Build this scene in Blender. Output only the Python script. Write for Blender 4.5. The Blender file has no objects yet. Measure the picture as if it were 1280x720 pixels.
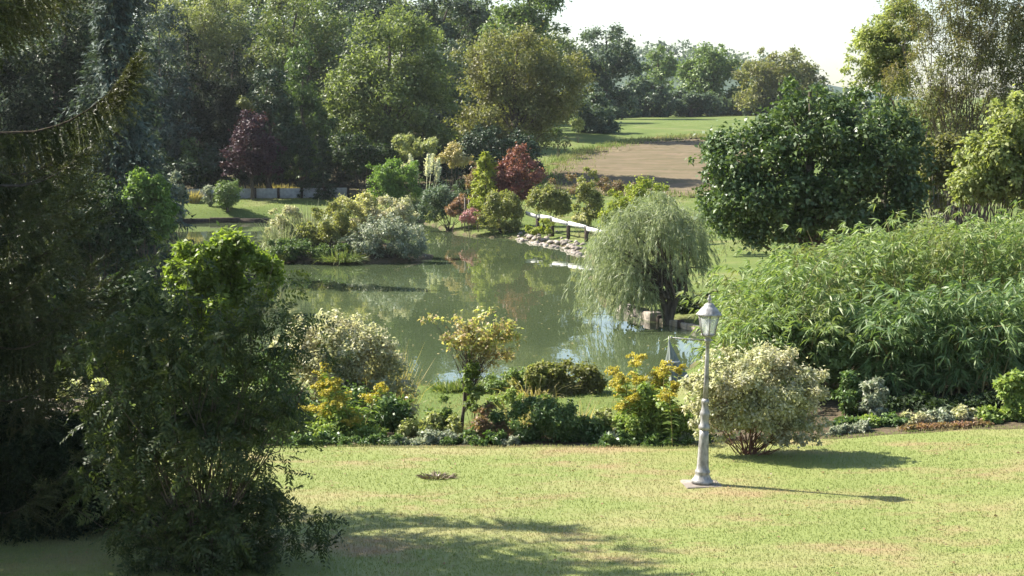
import bpy, math, random
import numpy as np
from mathutils import Vector

# ------------------------------------------------------------------ camera, sky, sun, exposure
sc = bpy.context.scene
COL = sc.collection
W, H, F = 1280.0, 720.0, 2030.0            # photograph size and focal length in its pixels
CAM_Z = 4.5
PITCH = math.atan(210.0 / F)               # horizon sits 210 px above the middle

cam_d = bpy.data.cameras.new('camera')
cam = bpy.data.objects.new('camera', cam_d); COL.objects.link(cam)
cam.location = (0, 0, CAM_Z)
cam.rotation_euler = (math.pi / 2 - PITCH, 0, 0)
cam_d.sensor_width = 36.0
cam_d.lens = 36.0 * F / W
cam_d.clip_start = 0.1; cam_d.clip_end = 6000
sc.camera = cam

SUN_DIR = Vector((-2.27, 0.92, 2.28)).normalized()      # towards the sun
elev = math.asin(SUN_DIR.z)
azim = math.atan2(SUN_DIR.x, SUN_DIR.y)                 # from +Y, clockwise positive

world = bpy.data.worlds.new('World'); sc.world = world
world.use_nodes = True
wn = world.node_tree.nodes; wl = world.node_tree.links
wn.clear()
sky = wn.new('ShaderNodeTexSky'); sky.sky_type = 'NISHITA'; sky.sun_disc = False
sky.sun_elevation = elev; sky.sun_rotation = azim
sky.air_density = 1.0; sky.dust_density = 1.3; sky.ozone_density = 1.0; sky.altitude = 50
bg = wn.new('ShaderNodeBackground'); bg.inputs['Strength'].default_value = 0.085
wo = wn.new('ShaderNodeOutputWorld')
wl.new(sky.outputs[0], bg.inputs[0]); wl.new(bg.outputs[0], wo.inputs[0])

sun_d = bpy.data.lights.new('sun', 'SUN'); sun_d.energy = 4.7; sun_d.angle = math.radians(0.5)
sun_d.color = (1.0, 0.94, 0.84)
sun = bpy.data.objects.new('sun', sun_d); COL.objects.link(sun)
sun.rotation_euler = SUN_DIR.to_track_quat('Z', 'Y').to_euler()
sun.location = (-60, 20, 60)

sc.view_settings.view_transform = 'Standard'; sc.view_settings.look = 'None'
sc.view_settings.exposure = 1.58; sc.view_settings.gamma = 1.0
sc.view_settings.use_curve_mapping = False
sc.render.engine = 'CYCLES'
sc.cycles.use_denoising = True
sc.cycles.max_bounces = 7; sc.cycles.diffuse_bounces = 3; sc.cycles.glossy_bounces = 3
sc.cycles.transmission_bounces = 4; sc.cycles.transparent_max_bounces = 6; sc.cycles.volume_bounces = 0
sc.cycles.caustics_reflective = False; sc.cycles.caustics_refractive = False
sc.cycles.sample_clamp_indirect = 4.0

# ------------------------------------------------------------------ helpers
CP, SP = math.cos(PITCH), math.sin(PITCH)
def ray(px, py):
    u = (px - W / 2) / F; v = (H / 2 - py) / F
    return np.array([u, CP + v * SP, -SP + v * CP])
def at(px, py, Y):
    d = ray(px, py); t = Y / d[1]
    return np.array([d[0] * t, Y, CAM_Z + d[2] * t])
def hit(px, py, z):
    d = ray(px, py); t = (z - CAM_Z) / d[2]
    return np.array([d[0] * t, d[1] * t, z])
def unit(a):
    return a / np.maximum(np.linalg.norm(a, axis=-1, keepdims=True), 1e-9)
def smooth(a, b, x):
    t = np.clip((x - a) / (b - a), 0, 1); return t * t * (3 - 2 * t)

class MB:                                   # collects verts, triangles and quads for one mesh
    def __init__(s): s.v = []; s.t = []; s.q = []; s.n = 0; s.uses = []
    def add(s, v, t=None, q=None):
        v = np.asarray(v, float).reshape(-1, 3)
        s.v.append(v)
        if t is not None and len(t): s.t.append(np.asarray(t, np.int64) + s.n)
        if q is not None and len(q): s.q.append(np.asarray(q, np.int64) + s.n)
        s.n += len(v)
    def build(s, name, mat, parent=None, base=(0, 0, 0), smooth_shade=False):
        V = np.concatenate(s.v) - np.asarray(base, float)
        T = np.concatenate(s.t) if s.t else np.zeros((0, 3), np.int64)
        Q = np.concatenate(s.q) if s.q else np.zeros((0, 4), np.int64)
        me = bpy.data.meshes.new(name)
        me.vertices.add(len(V)); me.vertices.foreach_set('co', V.astype(np.float32).ravel())
        me.loops.add(T.size + Q.size)
        me.loops.foreach_set('vertex_index', np.concatenate([T.ravel(), Q.ravel()]).astype(np.int32))
        me.polygons.add(len(T) + len(Q))
        st = np.concatenate([np.arange(len(T)) * 3, T.size + np.arange(len(Q)) * 4]).astype(np.int32)
        me.polygons.foreach_set('loop_start', st)
        if smooth_shade: me.polygons.foreach_set('use_smooth', np.ones(len(st), bool))
        me.update(calc_edges=True)
        me.validate()
        if mat: me.materials.append(mat)
        o = bpy.data.objects.new(name, me); COL.objects.link(o)
        if parent is not None: o.parent = parent
        else: o.location = base
        return o

def tag(o, label=None, cat=None, group=None, kind=None):
    if label: o['label'] = label
    if cat: o['category'] = cat
    if group: o['group'] = group
    if kind: o['kind'] = kind
    return o
def thing(name, label, cat, base, group=None):
    o = bpy.data.objects.new(name, None); COL.objects.link(o)
    o.location = base; o.empty_display_size = 0.2
    return tag(o, label, cat, group)

def tube(mb, pts, rad, sides=6, cap=False):
    pts = np.asarray(pts, float); n = len(pts)
    rad = np.broadcast_to(np.asarray(rad, float), (n,))
    tg = np.gradient(pts, axis=0); tg = unit(tg)
    ref = np.array([0, 0, 1.0]) if abs(tg[0, 2]) < 0.9 else np.array([1.0, 0, 0])
    a = unit(np.cross(tg, ref)); b = np.cross(tg, a)
    th = np.arange(sides) / sides * 2 * math.pi
    ring = pts[:, None] + rad[:, None, None] * (a[:, None] * np.cos(th)[None, :, None] + b[:, None] * np.sin(th)[None, :, None])
    i = np.arange(n - 1)[:, None] * sides; j = np.arange(sides)[None]
    q = np.stack([i + j, i + (j + 1) % sides, i + sides + (j + 1) % sides, i + sides + j], -1).reshape(-1, 4)
    v = ring.reshape(-1, 3); t = []
    if cap:
        v = np.vstack([v, pts[0], pts[-1]]); c0, c1 = n * sides, n * sides + 1
        for k in range(sides):
            t.append((c0, (k + 1) % sides, k)); t.append((c1, (n - 1) * sides + k, (n - 1) * sides + (k + 1) % sides))
    mb.add(v, t=t, q=q)
def lathe(mb, prof, c=(0, 0, 0), sides=20, cap=True):
    prof = np.asarray(prof, float)
    pts = np.stack([np.zeros(len(prof)), np.zeros(len(prof)), prof[:, 1]], 1) + np.asarray(c, float)
    th = np.arange(sides) / sides * 2 * math.pi
    ring = np.stack([prof[:, :1] * np.cos(th), prof[:, :1] * np.sin(th), np.broadcast_to(prof[:, 1:], (len(prof), sides))], -1) + np.asarray(c, float)
    n = len(prof)
    i = np.arange(n - 1)[:, None] * sides; j = np.arange(sides)[None]
    q = np.stack([i + j, i + (j + 1) % sides, i + sides + (j + 1) % sides, i + sides + j], -1).reshape(-1, 4)
    v = ring.reshape(-1, 3); t = []
    if cap:
        v = np.vstack([v, pts[0], pts[-1]]); c0, c1 = n * sides, n * sides + 1
        for k in range(sides):
            t.append((c0, (k + 1) % sides, k)); t.append((c1, (n - 1) * sides + k, (n - 1) * sides + (k + 1) % sides))
    mb.add(v, t=t, q=q)
def box(mb, c, s, rz=0.0, rng=None, jit=0.0, bev=0.0):
    c = np.asarray(c, float); s = np.asarray(s, float) / 2
    if bev > 0:                               # chamfered box: 24 verts
        bm_v = []; b = np.minimum(bev, s * 0.45)
        for sx in (-1, 1):
            for sy in (-1, 1):
                for sz in (-1, 1):
                    k = np.array([sx, sy, sz], float)
                    for ax in range(3):
                        p = k * (s - b); p[ax] = k[ax] * s[ax]; bm_v.append(p)
        v = np.array(bm_v)
        def ix(sx, sy, sz, ax): return (((sx > 0) * 2 + (sy > 0)) * 2 + (sz > 0)) * 3 + ax
        q = []; t = []
        for ax in range(3):
            o1, o2 = (ax + 1) % 3, (ax + 2) % 3
            for sg in (-1, 1):
                f = []
                for (e1, e2) in ((-1, -1), (1, -1), (1, 1), (-1, 1)):
                    k = [0, 0, 0]; k[ax] = sg; k[o1] = e1; k[o2] = e2; f.append(ix(*k, ax))
                q.append(f if sg > 0 else f[::-1])
            for e1 in (-1, 1):
                for e2 in (-1, 1):
                    ka = [0, 0, 0]; ka[ax] = -1; ka[o1] = e1; ka[o2] = e2
                    kb = list(ka); kb[ax] = 1
                    f = [ix(*ka, o1), ix(*kb, o1), ix(*kb, o2), ix(*ka, o2)]
                    q.append(f if e1 * e2 < 0 else f[::-1])
        for sx in (-1, 1):
            for sy in (-1, 1):
                for sz in (-1, 1):
                    f = [ix(sx, sy, sz, 0), ix(sx, sy, sz, 1), ix(sx, sy, sz, 2)]
                    t.append(f if sx * sy * sz > 0 else f[::-1])
    else:
        v = np.array([[x, y, z] for x in (-1, 1) for y in (-1, 1) for z in (-1, 1)], float) * s
        q = [(0, 1, 3, 2), (4, 6, 7, 5), (0, 4, 5, 1), (2, 3, 7, 6), (0, 2, 6, 4), (1, 5, 7, 3)]; t = None
    if rng is not None and jit: v = v + rng.normal(0, jit, v.shape)
    cz, sz_ = math.cos(rz), math.sin(rz)
    v = np.stack([v[:, 0] * cz - v[:, 1] * sz_, v[:, 0] * sz_ + v[:, 1] * cz, v[:, 2]], 1) + c
    mb.add(v, t=t, q=q)

# leaves: vectorised quads
def leaves(mb, P, N, T, L, Wd, fold=0.18, curl=0.12, mid=0.45, tri=False):
    n = len(P); L = np.broadcast_to(L, (n,))[:, None]; Wd = np.broadcast_to(Wd, (n,))[:, None]
    N = unit(N - T * (N * T).sum(1, keepdims=True)); B = np.cross(N, T)
    if tri:
        e = P + T * L; a = P + T * L * .12
        v = np.stack([a + B * Wd * .62, e, a - B * Wd * .62], 1).reshape(-1, 3)
        mb.add(v, t=np.arange(3 * n).reshape(-1, 3)); return
    c = P + T * L * mid + N * Wd * fold
    v = np.stack([P, c + B * Wd / 2, P + T * L - N * curl * L, c - B * Wd / 2], 1).reshape(-1, 3)
    mb.add(v, q=np.arange(4 * n).reshape(-1, 4))
def blades(mb, P, T, L, Wd, droop=0.3, rng=None, tip=0.15):
    n = len(P); L = np.broadcast_to(L, (n,))[:, None]; Wd = np.broadcast_to(Wd, (n,))[:, None]
    droop = np.broadcast_to(droop, (n,))[:, None]
    r = rng.normal(size=(n, 3)); B = unit(np.cross(T, r))
    Z = np.array([0, 0, 1.0])
    a = P; m = P + T * L * 0.5 - Z * droop * L * 0.25; e = P + T * L - Z * droop * L
    v = np.stack([a - B * Wd * .2, a + B * Wd * .2, m + B * Wd * .5, m - B * Wd * .5, e + B * Wd * tip * .5, e - B * Wd * tip * .5], 1).reshape(-1, 3)
    k = np.arange(n)[:, None] * 6
    q = np.concatenate([k + np.array([[0, 1, 2, 3]]), k + np.array([[3, 2, 4, 5]])])
    mb.add(v, q=q)
def fronds(mb, P, T, N, L, pairs, ll, lw, droop=0.3, rng=None):
    n = len(P); s = (np.arange(pairs) + 0.6) / pairs
    L = np.broadcast_to(L, (n,))
    N = unit(N - T * (N * T).sum(1, keepdims=True)); B = np.cross(N, T)
    Z = np.array([0, 0, 1.0])
    C = P[:, None] + T[:, None] * (L[:, None] * s)[..., None] - Z * (droop * L[:, None] * s ** 2)[..., None]
    shape = np.sin(np.clip(s * 0.85 + 0.15, 0, 1) * math.pi) * 0.6 + 0.4
    for sg in (-1, 1):
        D = unit(sg * B[:, None] * 0.85 + T[:, None] * 0.5 - Z * 0.25 + rng.normal(0, .15, (n, pairs, 3)))
        NN = np.broadcast_to(N[:, None], D.shape) + rng.normal(0, .3, D.shape)
        leaves(mb, C.reshape(-1, 3), NN.reshape(-1, 3), D.reshape(-1, 3), np.broadcast_to(ll * shape, (n, pairs)).ravel(), lw)

# crown sampling: clumps over a few ellipsoid lobes, then leaves over clump shells
def sample(rng, lobes, ncl, n, cr=(.2, .36), fill=.55, up=.35, out=.7, zmin=-99, flat=.75):
    lobes = np.asarray(lobes, float)
    c, r = lobes[:, :3], lobes[:, 3:]
    w = r.prod(1) ** (2 / 3); k = rng.choice(len(lobes), ncl, p=w / w.sum())
    d = unit(rng.normal(size=(ncl, 3)))
    rr = fill + (1 - fill) * np.sqrt(rng.random(ncl))
    R = rng.uniform(cr[0], cr[1], ncl) * r[k].mean(1)
    sp = rng.random(ncl) < .22                                   # small sprigs that break the outline
    R = np.where(sp, R * .5, R); rr = np.where(sp, rng.uniform(1.0, 1.22, ncl), rr)
    C = c[k] + d * rr[:, None] * np.maximum(r[k] - R[:, None] * .7, .1 * r[k])
    low = C[:, 2] < zmin
    C[low, 2] = zmin + rng.random(low.sum()) * r[k][low, 2] * .4
    j = rng.choice(ncl, n, p=R ** 2 / (R ** 2).sum())
    dd = unit(rng.normal(size=(n, 3)) + out * d[j] + np.array([0, 0, up]))
    P = C[j] + dd * (R[j] * rng.uniform(.5, 1.08, n))[:, None] * np.array([1, 1, flat])
    fz = (rng.random(n) < .4)[:, None]
    P = P + fz * rng.normal(0, 1, (n, 3)) * (R[j] * .38)[:, None]
    return C, P, dd, d[j]
def orient(rng, dd, droop=.3, up=.5, rnd=.6):
    n = len(dd)
    N = unit(dd * .6 + np.array([0, 0, up]) + rng.normal(0, rnd, (n, 3)))
    T = rng.normal(size=(n, 3)) + dd * .6; T[:, 2] -= droop
    T = unit(T - N * (T * N).sum(1, keepdims=True))
    return N, T
def limbs(mb, rng, base, top, r0, ends, r1=.25, sides=5, seg=6, wig=.04, from_base=False):
    base = np.asarray(base, float); top = np.asarray(top, float)
    hgt = top[2] - base[2]
    if not from_base:
        n = 9; t = np.linspace(0, 1, n)[:, None]
        pts = base + (top - base) * t; pts[1:-1] += rng.normal(0, wig * hgt * .35, (n - 2, 3)) * np.array([1, 1, 0])
        rad = r0 * (1.25 * (1 - t[:, 0]) ** 3 * .35 + 1 - .8 * t[:, 0])
        tube(mb, pts, rad, sides + 3)
    for e in ends:
        f = 0.02 if from_base else float(np.clip((e[2] - base[2]) / hgt * rng.uniform(.3, .75), .12, .93))
        s = base + (top - base) * f
        if from_base: s = base + rng.normal(0, r0 * 1.5, 3) * np.array([1, 1, 0])
        dlt = e - s
        m = s + dlt * .45 + np.array([0, 0, abs(rng.normal(.12, .08)) * np.linalg.norm(dlt)])
        if from_base: m = s + dlt * np.array([.35, .35, .55])
        t = np.linspace(0, 1, seg)[:, None]
        pts = s * (1 - t) ** 2 + 2 * m * t * (1 - t) + e * t * t
        pts[1:-1] += rng.normal(0, .025 * np.linalg.norm(dlt), (seg - 2, 3))
        rs = r0 * r1 * (1 - f * .6)
        tube(mb, pts, rs * (1 - .85 * t[:, 0]), sides)

# ------------------------------------------------------------------ materials
def rgb(c): return (c[0], c[1], c[2], 1.0)
def newmat(name):
    m = bpy.data.materials.new(name); m.use_nodes = True
    m.node_tree.nodes.clear()
    return m, m.node_tree.nodes, m.node_tree.links
def ramp(nodes, links, fac, stops):
    r = nodes.new('ShaderNodeValToRGB'); e = r.color_ramp.elements
    while len(e) < len(stops): e.new(0.5)
    for k, (p, c) in enumerate(stops): e[k].position = p; e[k].color = rgb(c)
    links.new(fac, r.inputs[0]); return r.outputs[0]
GAIN = {'white_plume': 1.25, 'golden_flower': 1, 'conifer_needle': 1.0, 'pinnate_leaf': 1.2, 'golden_conifer_leaf': 1.0, 'cream_variegated_leaf': 1.2, 'silver_leaf': 1.25, 'willow_leaf': 1.35, 'ivy_leaf': 1.1, 'lime_leaf': 1.2, 'dark_green_leaf': 1.15, 'ash_leaf': 1.95, 'olive_leaf': 1.75, 'far_leaf': 1.85, 'spruce_needle': 1.05, 'laurel_leaf': 1.4, 'purple_leaf': 1.2, 'glossy_leaf': 1.6, 'blue_green_leaf': 1.7, 'oak_leaf': 1.8}
def leafmat(name, cols, trans=.4, rough=.5, spec=.35, patch=None, pscale=1.2, tcol=(1.15, 1.2, .55)):
    cols = [[min(.7, v * GAIN.get(name, 1.48)) for v in c] for c in cols]
    m, n, l = newmat(name)
    geo = n.new('ShaderNodeNewGeometry')
    k = len(cols)
    col = ramp(n, l, geo.outputs['Random Per Island'], [(i / max(k - 1, 1), c) for i, c in enumerate(cols)])
    tc = n.new('ShaderNodeTexCoord'); nz = n.new('ShaderNodeTexNoise')
    nz.inputs['Scale'].default_value = pscale; nz.inputs['Detail'].default_value = 2
    l.new(tc.outputs['Object'], nz.inputs['Vector'])
    mx = n.new('ShaderNodeMixRGB'); mx.blend_type = 'MIX'
    mr = n.new('ShaderNodeMapRange'); mr.inputs[1].default_value = .45; mr.inputs[2].default_value = .68
    l.new(nz.outputs[0], mr.inputs[0])
    l.new(col, mx.inputs[1])
    mx.inputs[2].default_value = rgb(patch if patch else [v * .8 for v in cols[0]])
    ml = n.new('ShaderNodeMath'); ml.operation = 'MULTIPLY'; ml.inputs[1].default_value = .6
    l.new(mr.outputs[0], ml.inputs[0]); l.new(ml.outputs[0], mx.inputs[0])
    p = n.new('ShaderNodeBsdfPrincipled'); l.new(mx.outputs[0], p.inputs['Base Color'])
    p.inputs['Roughness'].default_value = rough; p.inputs['Specular IOR Level'].default_value = spec
    tr = n.new('ShaderNodeBsdfTranslucent')
    tm = n.new('ShaderNodeMixRGB'); tm.blend_type = 'MULTIPLY'; tm.inputs[0].default_value = 1
    tm.inputs[2].default_value = rgb(tcol); l.new(mx.outputs[0], tm.inputs[1]); l.new(tm.outputs[0], tr.inputs[0])
    ms = n.new('ShaderNodeMixShader'); ms.inputs[0].default_value = trans
    l.new(p.outputs[0], ms.inputs[1]); l.new(tr.outputs[0], ms.inputs[2])
    o = n.new('ShaderNodeOutputMaterial'); l.new(ms.outputs[0], o.inputs[0])
    return m
def solid(name, c1, c2, scale=8, rough=.8, spec=.3, bump=.3, metal=0.0, detail=6, stretch=(1, 1, 1), island=False):
    m, n, l = newmat(name)
    tc = n.new('ShaderNodeTexCoord'); mp = n.new('ShaderNodeMapping'); mp.inputs['Scale'].default_value = stretch
    l.new(tc.outputs['Object'], mp.inputs[0])
    nz = n.new('ShaderNodeTexNoise'); nz.inputs['Scale'].default_value = scale; nz.inputs['Detail'].default_value = detail
    l.new(mp.outputs[0], nz.inputs['Vector'])
    if island:
        oi = n.new('ShaderNodeObjectInfo'); ad = n.new('ShaderNodeMath'); ad.operation = 'MULTIPLY_ADD'
        ad.inputs[1].default_value = .5; l.new(oi.outputs['Random'], ad.inputs[0]); 
        sb = n.new('ShaderNodeMath'); sb.operation = 'SUBTRACT'; sb.inputs[1].default_value = .25; l.new(nz.outputs[0], sb.inputs[0]); l.new(sb.outputs[0], ad.inputs[2])
        fac = ad.outputs[0]
    else: fac = nz.outputs[0]
    col = ramp(n, l, fac, [(.3, c1), (.7, c2)])
    p = n.new('ShaderNodeBsdfPrincipled'); l.new(col, p.inputs['Base Color'])
    p.inputs['Roughness'].default_value = rough; p.inputs['Specular IOR Level'].default_value = spec; p.inputs['Metallic'].default_value = metal
    bp = n.new('ShaderNodeBump'); bp.inputs['Strength'].default_value = bump; bp.inputs['Distance'].default_value = .02
    l.new(nz.outputs[0], bp.inputs['Height']); l.new(bp.outputs[0], p.inputs['Normal'])
    o = n.new('ShaderNodeOutputMaterial'); l.new(p.outputs[0], o.inputs[0])
    return m

BARK = solid('bark', (.05, .04, .03), (.16, .13, .10), 12, .9, .2, .8, stretch=(1, 1, .25))
BARK_RED = solid('bark_red', (.10, .045, .03), (.22, .11, .07), 12, .85, .2, .6)
BARK_PALE = solid('bark_pale', (.16, .14, .11), (.34, .30, .25), 12, .9, .2, .6, stretch=(1, 1, .3))
CANE = solid('cane', (.16, .15, .05), (.34, .28, .12), 6, .6, .3, .2)

M = {}
M['ash'] = leafmat('ash_leaf', [(.06, .08, .028), (.095, .12, .042), (.165, .19, .08)], .46)
M['olive'] = leafmat('olive_leaf', [(.075, .085, .03), (.115, .125, .045), (.165, .16, .065)], .42, patch=(.13, .115, .05), pscale=.5)
M['bluegreen'] = leafmat('blue_green_leaf', [(.035, .055, .035), (.06, .085, .05), (.09, .12, .07)], .3)
M['fargreen'] = leafmat('far_leaf', [(.06, .09, .03), (.09, .13, .04), (.13, .17, .06)], .35)
M['brownoak'] = leafmat('oak_leaf', [(.05, .078, .024), (.08, .112, .036), (.13, .145, .055)], .38, patch=(.11, .105, .045), pscale=.4)
M['birch'] = leafmat('birch_leaf', [(.12, .14, .06), (.17, .19, .08), (.22, .23, .11)], .45)
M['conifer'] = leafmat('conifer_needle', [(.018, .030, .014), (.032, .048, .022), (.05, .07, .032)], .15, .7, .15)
M['blueconifer'] = leafmat('blue_conifer_needle', [(.03, .045, .036), (.055, .078, .062), (.10, .13, .10)], .18, .7, .2)
M['spruce'] = leafmat('spruce_needle', [(.035, .045, .016), (.062, .078, .030), (.11, .128, .056)], .28, .45, patch=(.075, .07, .028))
M['purple'] = leafmat('purple_leaf', [(.03, .015, .022), (.05, .022, .035), (.08, .035, .045)], .3)
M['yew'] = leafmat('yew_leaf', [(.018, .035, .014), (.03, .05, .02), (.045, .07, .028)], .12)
M['bright'] = leafmat('bright_green_leaf', [(.075, .135, .03), (.12, .19, .045), (.18, .25, .065)], .45)
M['laurel'] = leafmat('laurel_leaf', [(.08, .125, .022), (.13, .18, .035), (.22, .27, .06)], .55, .45, .35)
M['midgreen'] = leafmat('mid_green_leaf', [(.045, .075, .022), (.075, .115, .035), (.11, .16, .05)], .35)
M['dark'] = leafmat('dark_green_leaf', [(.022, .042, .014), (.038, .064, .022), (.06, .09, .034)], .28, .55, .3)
M['glossy'] = leafmat('glossy_leaf', [(.04, .07, .022), (.065, .10, .034), (.10, .14, .05)], .3, .42, .55)
M['bluemound'] = leafmat('blue_mound_leaf', [(.06, .09, .05), (.09, .13, .075), (.13, .17, .10)], .25)
M['yellowcon'] = leafmat('golden_conifer_leaf', [(.22, .26, .03), (.32, .36, .05), (.42, .44, .08)], .35)
M['red'] = leafmat('red_leaf', [(.13, .045, .045), (.19, .075, .065), (.26, .12, .10)], .38, patch=(.13, .08, .06))
M['oliveyellow'] = leafmat('olive_yellow_leaf', [(.12, .14, .045), (.18, .19, .065), (.26, .25, .10)], .42, patch=(.12, .145, .05))
M['pink'] = leafmat('heather_flower', [(.28, .13, .16), (.36, .18, .22), (.22, .17, .11)], .3)
M['rust'] = leafmat('rust_leaf', [(.20, .11, .07), (.27, .17, .11), (.20, .14, .08)], .3)
M['limey'] = leafmat('lime_leaf', [(.17, .22, .03), (.26, .30, .05), (.34, .35, .08)], .42)
M['palehedge'] = leafmat('pale_leaf', [(.16, .19, .07), (.24, .26, .11), (.32, .32, .16)], .38)
M['cream'] = leafmat('cream_variegated_leaf', [(.20, .23, .11), (.42, .42, .25), (.66, .62, .45)], .46, patch=(.48, .41, .31), pscale=2, tcol=(1.1, 1.1, .75))
M['creamgold'] = leafmat('cream_gold_leaf', [(.20, .21, .09), (.34, .33, .17), (.48, .44, .27)], .4, patch=(.30, .29, .12), pscale=1.5)
M['silver'] = leafmat('silver_leaf', [(.14, .18, .11), (.26, .29, .20), (.42, .42, .32)], .3, tcol=(1.05, 1.08, .8))
M['willow'] = leafmat('willow_leaf', [(.165, .20, .10), (.24, .275, .15), (.35, .37, .24)], .36, pscale=1, tcol=(1.05, 1.1, .75))
M['willowdry'] = leafmat('willow_dry_leaf', [(.20, .20, .10), (.30, .28, .16)], .3)
M['bamboo'] = leafmat('bamboo_leaf', [(.095, .15, .045), (.145, .20, .07), (.23, .27, .12)], .42, .48, .4, patch=(.22, .20, .09), pscale=.7)
M['bamboodark'] = leafmat('broad_bamboo_leaf', [(.06, .105, .035), (.10, .155, .06), (.18, .23, .10)], .36, .5, .4)
M['talltree'] = leafmat('grey_willow_leaf', [(.085, .105, .04), (.14, .155, .065), (.20, .19, .09)], .4, patch=(.16, .11, .055), pscale=.6)
M['hazel'] = leafmat('hazel_leaf', [(.14, .18, .055), (.21, .24, .09), (.30, .31, .14)], .46, patch=(.17, .19, .07))
M['shrub'] = leafmat('pinnate_leaf', [(.035, .055, .02), (.06, .085, .03), (.10, .12, .045)], .4, .5)
M['gold'] = leafmat('golden_flower', [(.48, .39, .06), (.57, .49, .11), (.42, .39, .12)], .3)
M['goldleaf'] = leafmat('golden_rod_leaf', [(.11, .17, .04), (.17, .23, .06), (.24, .28, .09)], .38)
M['crab'] = leafmat('crab_apple_leaf', [(.20, .24, .08), (.28, .29, .12), (.42, .31, .20)], .45, patch=(.40, .26, .18), pscale=2.2)
M['ivy'] = leafmat('ivy_leaf', [(.10, .15, .03), (.15, .20, .05), (.08, .12, .03)], .4)
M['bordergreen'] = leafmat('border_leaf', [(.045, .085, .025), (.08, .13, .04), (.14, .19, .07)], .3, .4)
M['pieris'] = leafmat('pieris_leaf', [(.13, .10, .05), (.22, .13, .08), (.12, .14, .06)], .35)
M['grassgrey'] = leafmat('grey_green_blade', [(.14, .17, .08), (.22, .25, .13), (.32, .32, .2)], .3, tcol=(1.05, 1.08, .8))
M['straw'] = leafmat('straw_blade', [(.28, .24, .11), (.40, .33, .16), (.20, .19, .07)], .3)
M['reed'] = leafmat('reed_blade', [(.09, .13, .04), (.14, .18, .06), (.24, .23, .10)], .3)
M['plume'] = leafmat('white_plume', [(.60, .55, .46), (.72, .68, .6)], .4)
M['hydr'] = leafmat('hydrangea_flower', [(.42, .45, .20), (.55, .55, .32), (.60, .50, .42)], .35)

# grass: blades and the sheet share the same patches
def grass_color(n, l, dry=.5):
    tc = n.new('ShaderNodeTexCoord')
    a = n.new('ShaderNodeTexNoise'); a.inputs['Scale'].default_value = .55; a.inputs['Detail'].default_value = 5; a.inputs['Roughness'].default_value = .62
    mp = n.new('ShaderNodeMapping'); mp.inputs['Scale'].default_value = (.55, 1.3, 1)
    l.new(tc.outputs['Object'], mp.inputs[0]); l.new(mp.outputs[0], a.inputs['Vector'])
    return a.outputs[0]
def grassmat(name, green, green2, straw, blade=False, lo=.42, hi=.66):
    m, n, l = newmat(name)
    fac = grass_color(n, l)
    mr = n.new('ShaderNodeMapRange'); mr.inputs[1].default_value = lo; mr.inputs[2].default_value = hi; l.new(fac, mr.inputs[0])
    tc = n.new('ShaderNodeTexCoord'); f2 = n.new('ShaderNodeTexNoise'); f2.inputs['Scale'].default_value = 26; f2.inputs['Detail'].default_value = 4
    l.new(tc.outputs['Object'], f2.inputs['Vector'])
    if blade:
        geo = n.new('ShaderNodeNewGeometry'); src = geo.outputs['Random Per Island']
    else: src = f2.outputs[0]
    g = ramp(n, l, src, [(.25, green), (.75, green2)])
    mx = n.new('ShaderNodeMixRGB'); l.new(mr.outputs[0], mx.inputs[0]); l.new(g, mx.inputs[1]); mx.inputs[2].default_value = rgb(straw)
    w = n.new('ShaderNodeTexNoise'); w.inputs['Scale'].default_value = .8; w.inputs['Detail'].default_value = 6; w.inputs['Roughness'].default_value = .7
    mpw = n.new('ShaderNodeMapping'); mpw.inputs['Location'].default_value = (13.7, 4.1, 0); mpw.inputs['Scale'].default_value = (.6, 1.2, 1)
    l.new(tc.outputs['Object'], mpw.inputs[0]); l.new(mpw.outputs[0], w.inputs['Vector'])
    mw = n.new('ShaderNodeMapRange'); mw.inputs[1].default_value = .50; mw.inputs[2].default_value = .68; mw.inputs[4].default_value = .9; l.new(w.outputs[0], mw.inputs[0])
    mx2 = n.new('ShaderNodeMixRGB'); l.new(mw.outputs[0], mx2.inputs[0]); l.new(mx.outputs[0], mx2.inputs[1]); mx2.inputs[2].default_value = rgb((straw[0] * 1.0, straw[1] * .82, straw[2] * .95))
    mx = mx2
    p = n.new('ShaderNodeBsdfPrincipled'); p.inputs['Roughness'].default_value = .7; p.inputs['Specular IOR Level'].default_value = .2
    l.new(mx.outputs[0], p.inputs['Base Color'])
    o = n.new('ShaderNodeOutputMaterial')
    if blade:
        tr = n.new('ShaderNodeBsdfTranslucent'); l.new(mx.outputs[0], tr.inputs[0])
        ms = n.new('ShaderNodeMixShader'); ms.inputs[0].default_value = .4
        l.new(p.outputs[0], ms.inputs[1]); l.new(tr.outputs[0], ms.inputs[2]); l.new(ms.outputs[0], o.inputs[0])
    else:
        bp = n.new('ShaderNodeBump'); bp.inputs['Strength'].default_value = .3; bp.inputs['Distance'].default_value = .02
        l.new(f2.outputs[0], bp.inputs['Height']); l.new(bp.outputs[0], p.inputs['Normal'])
        l.new(p.outputs[0], o.inputs[0])
    return m
LAWN = grassmat('lawn_turf', (.17, .205, .06), (.20, .23, .068), (.285, .25, .115), lo=.47, hi=.74)
BLADE = grassmat('lawn_blade', (.215, .265, .075), (.27, .31, .10), (.38, .335, .165), blade=True, lo=.47, hi=.74)
RANKBLADE = grassmat('rank_blade', (.15, .22, .045), (.24, .30, .075), (.34, .31, .13), blade=True, lo=.45, hi=.72)
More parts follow.
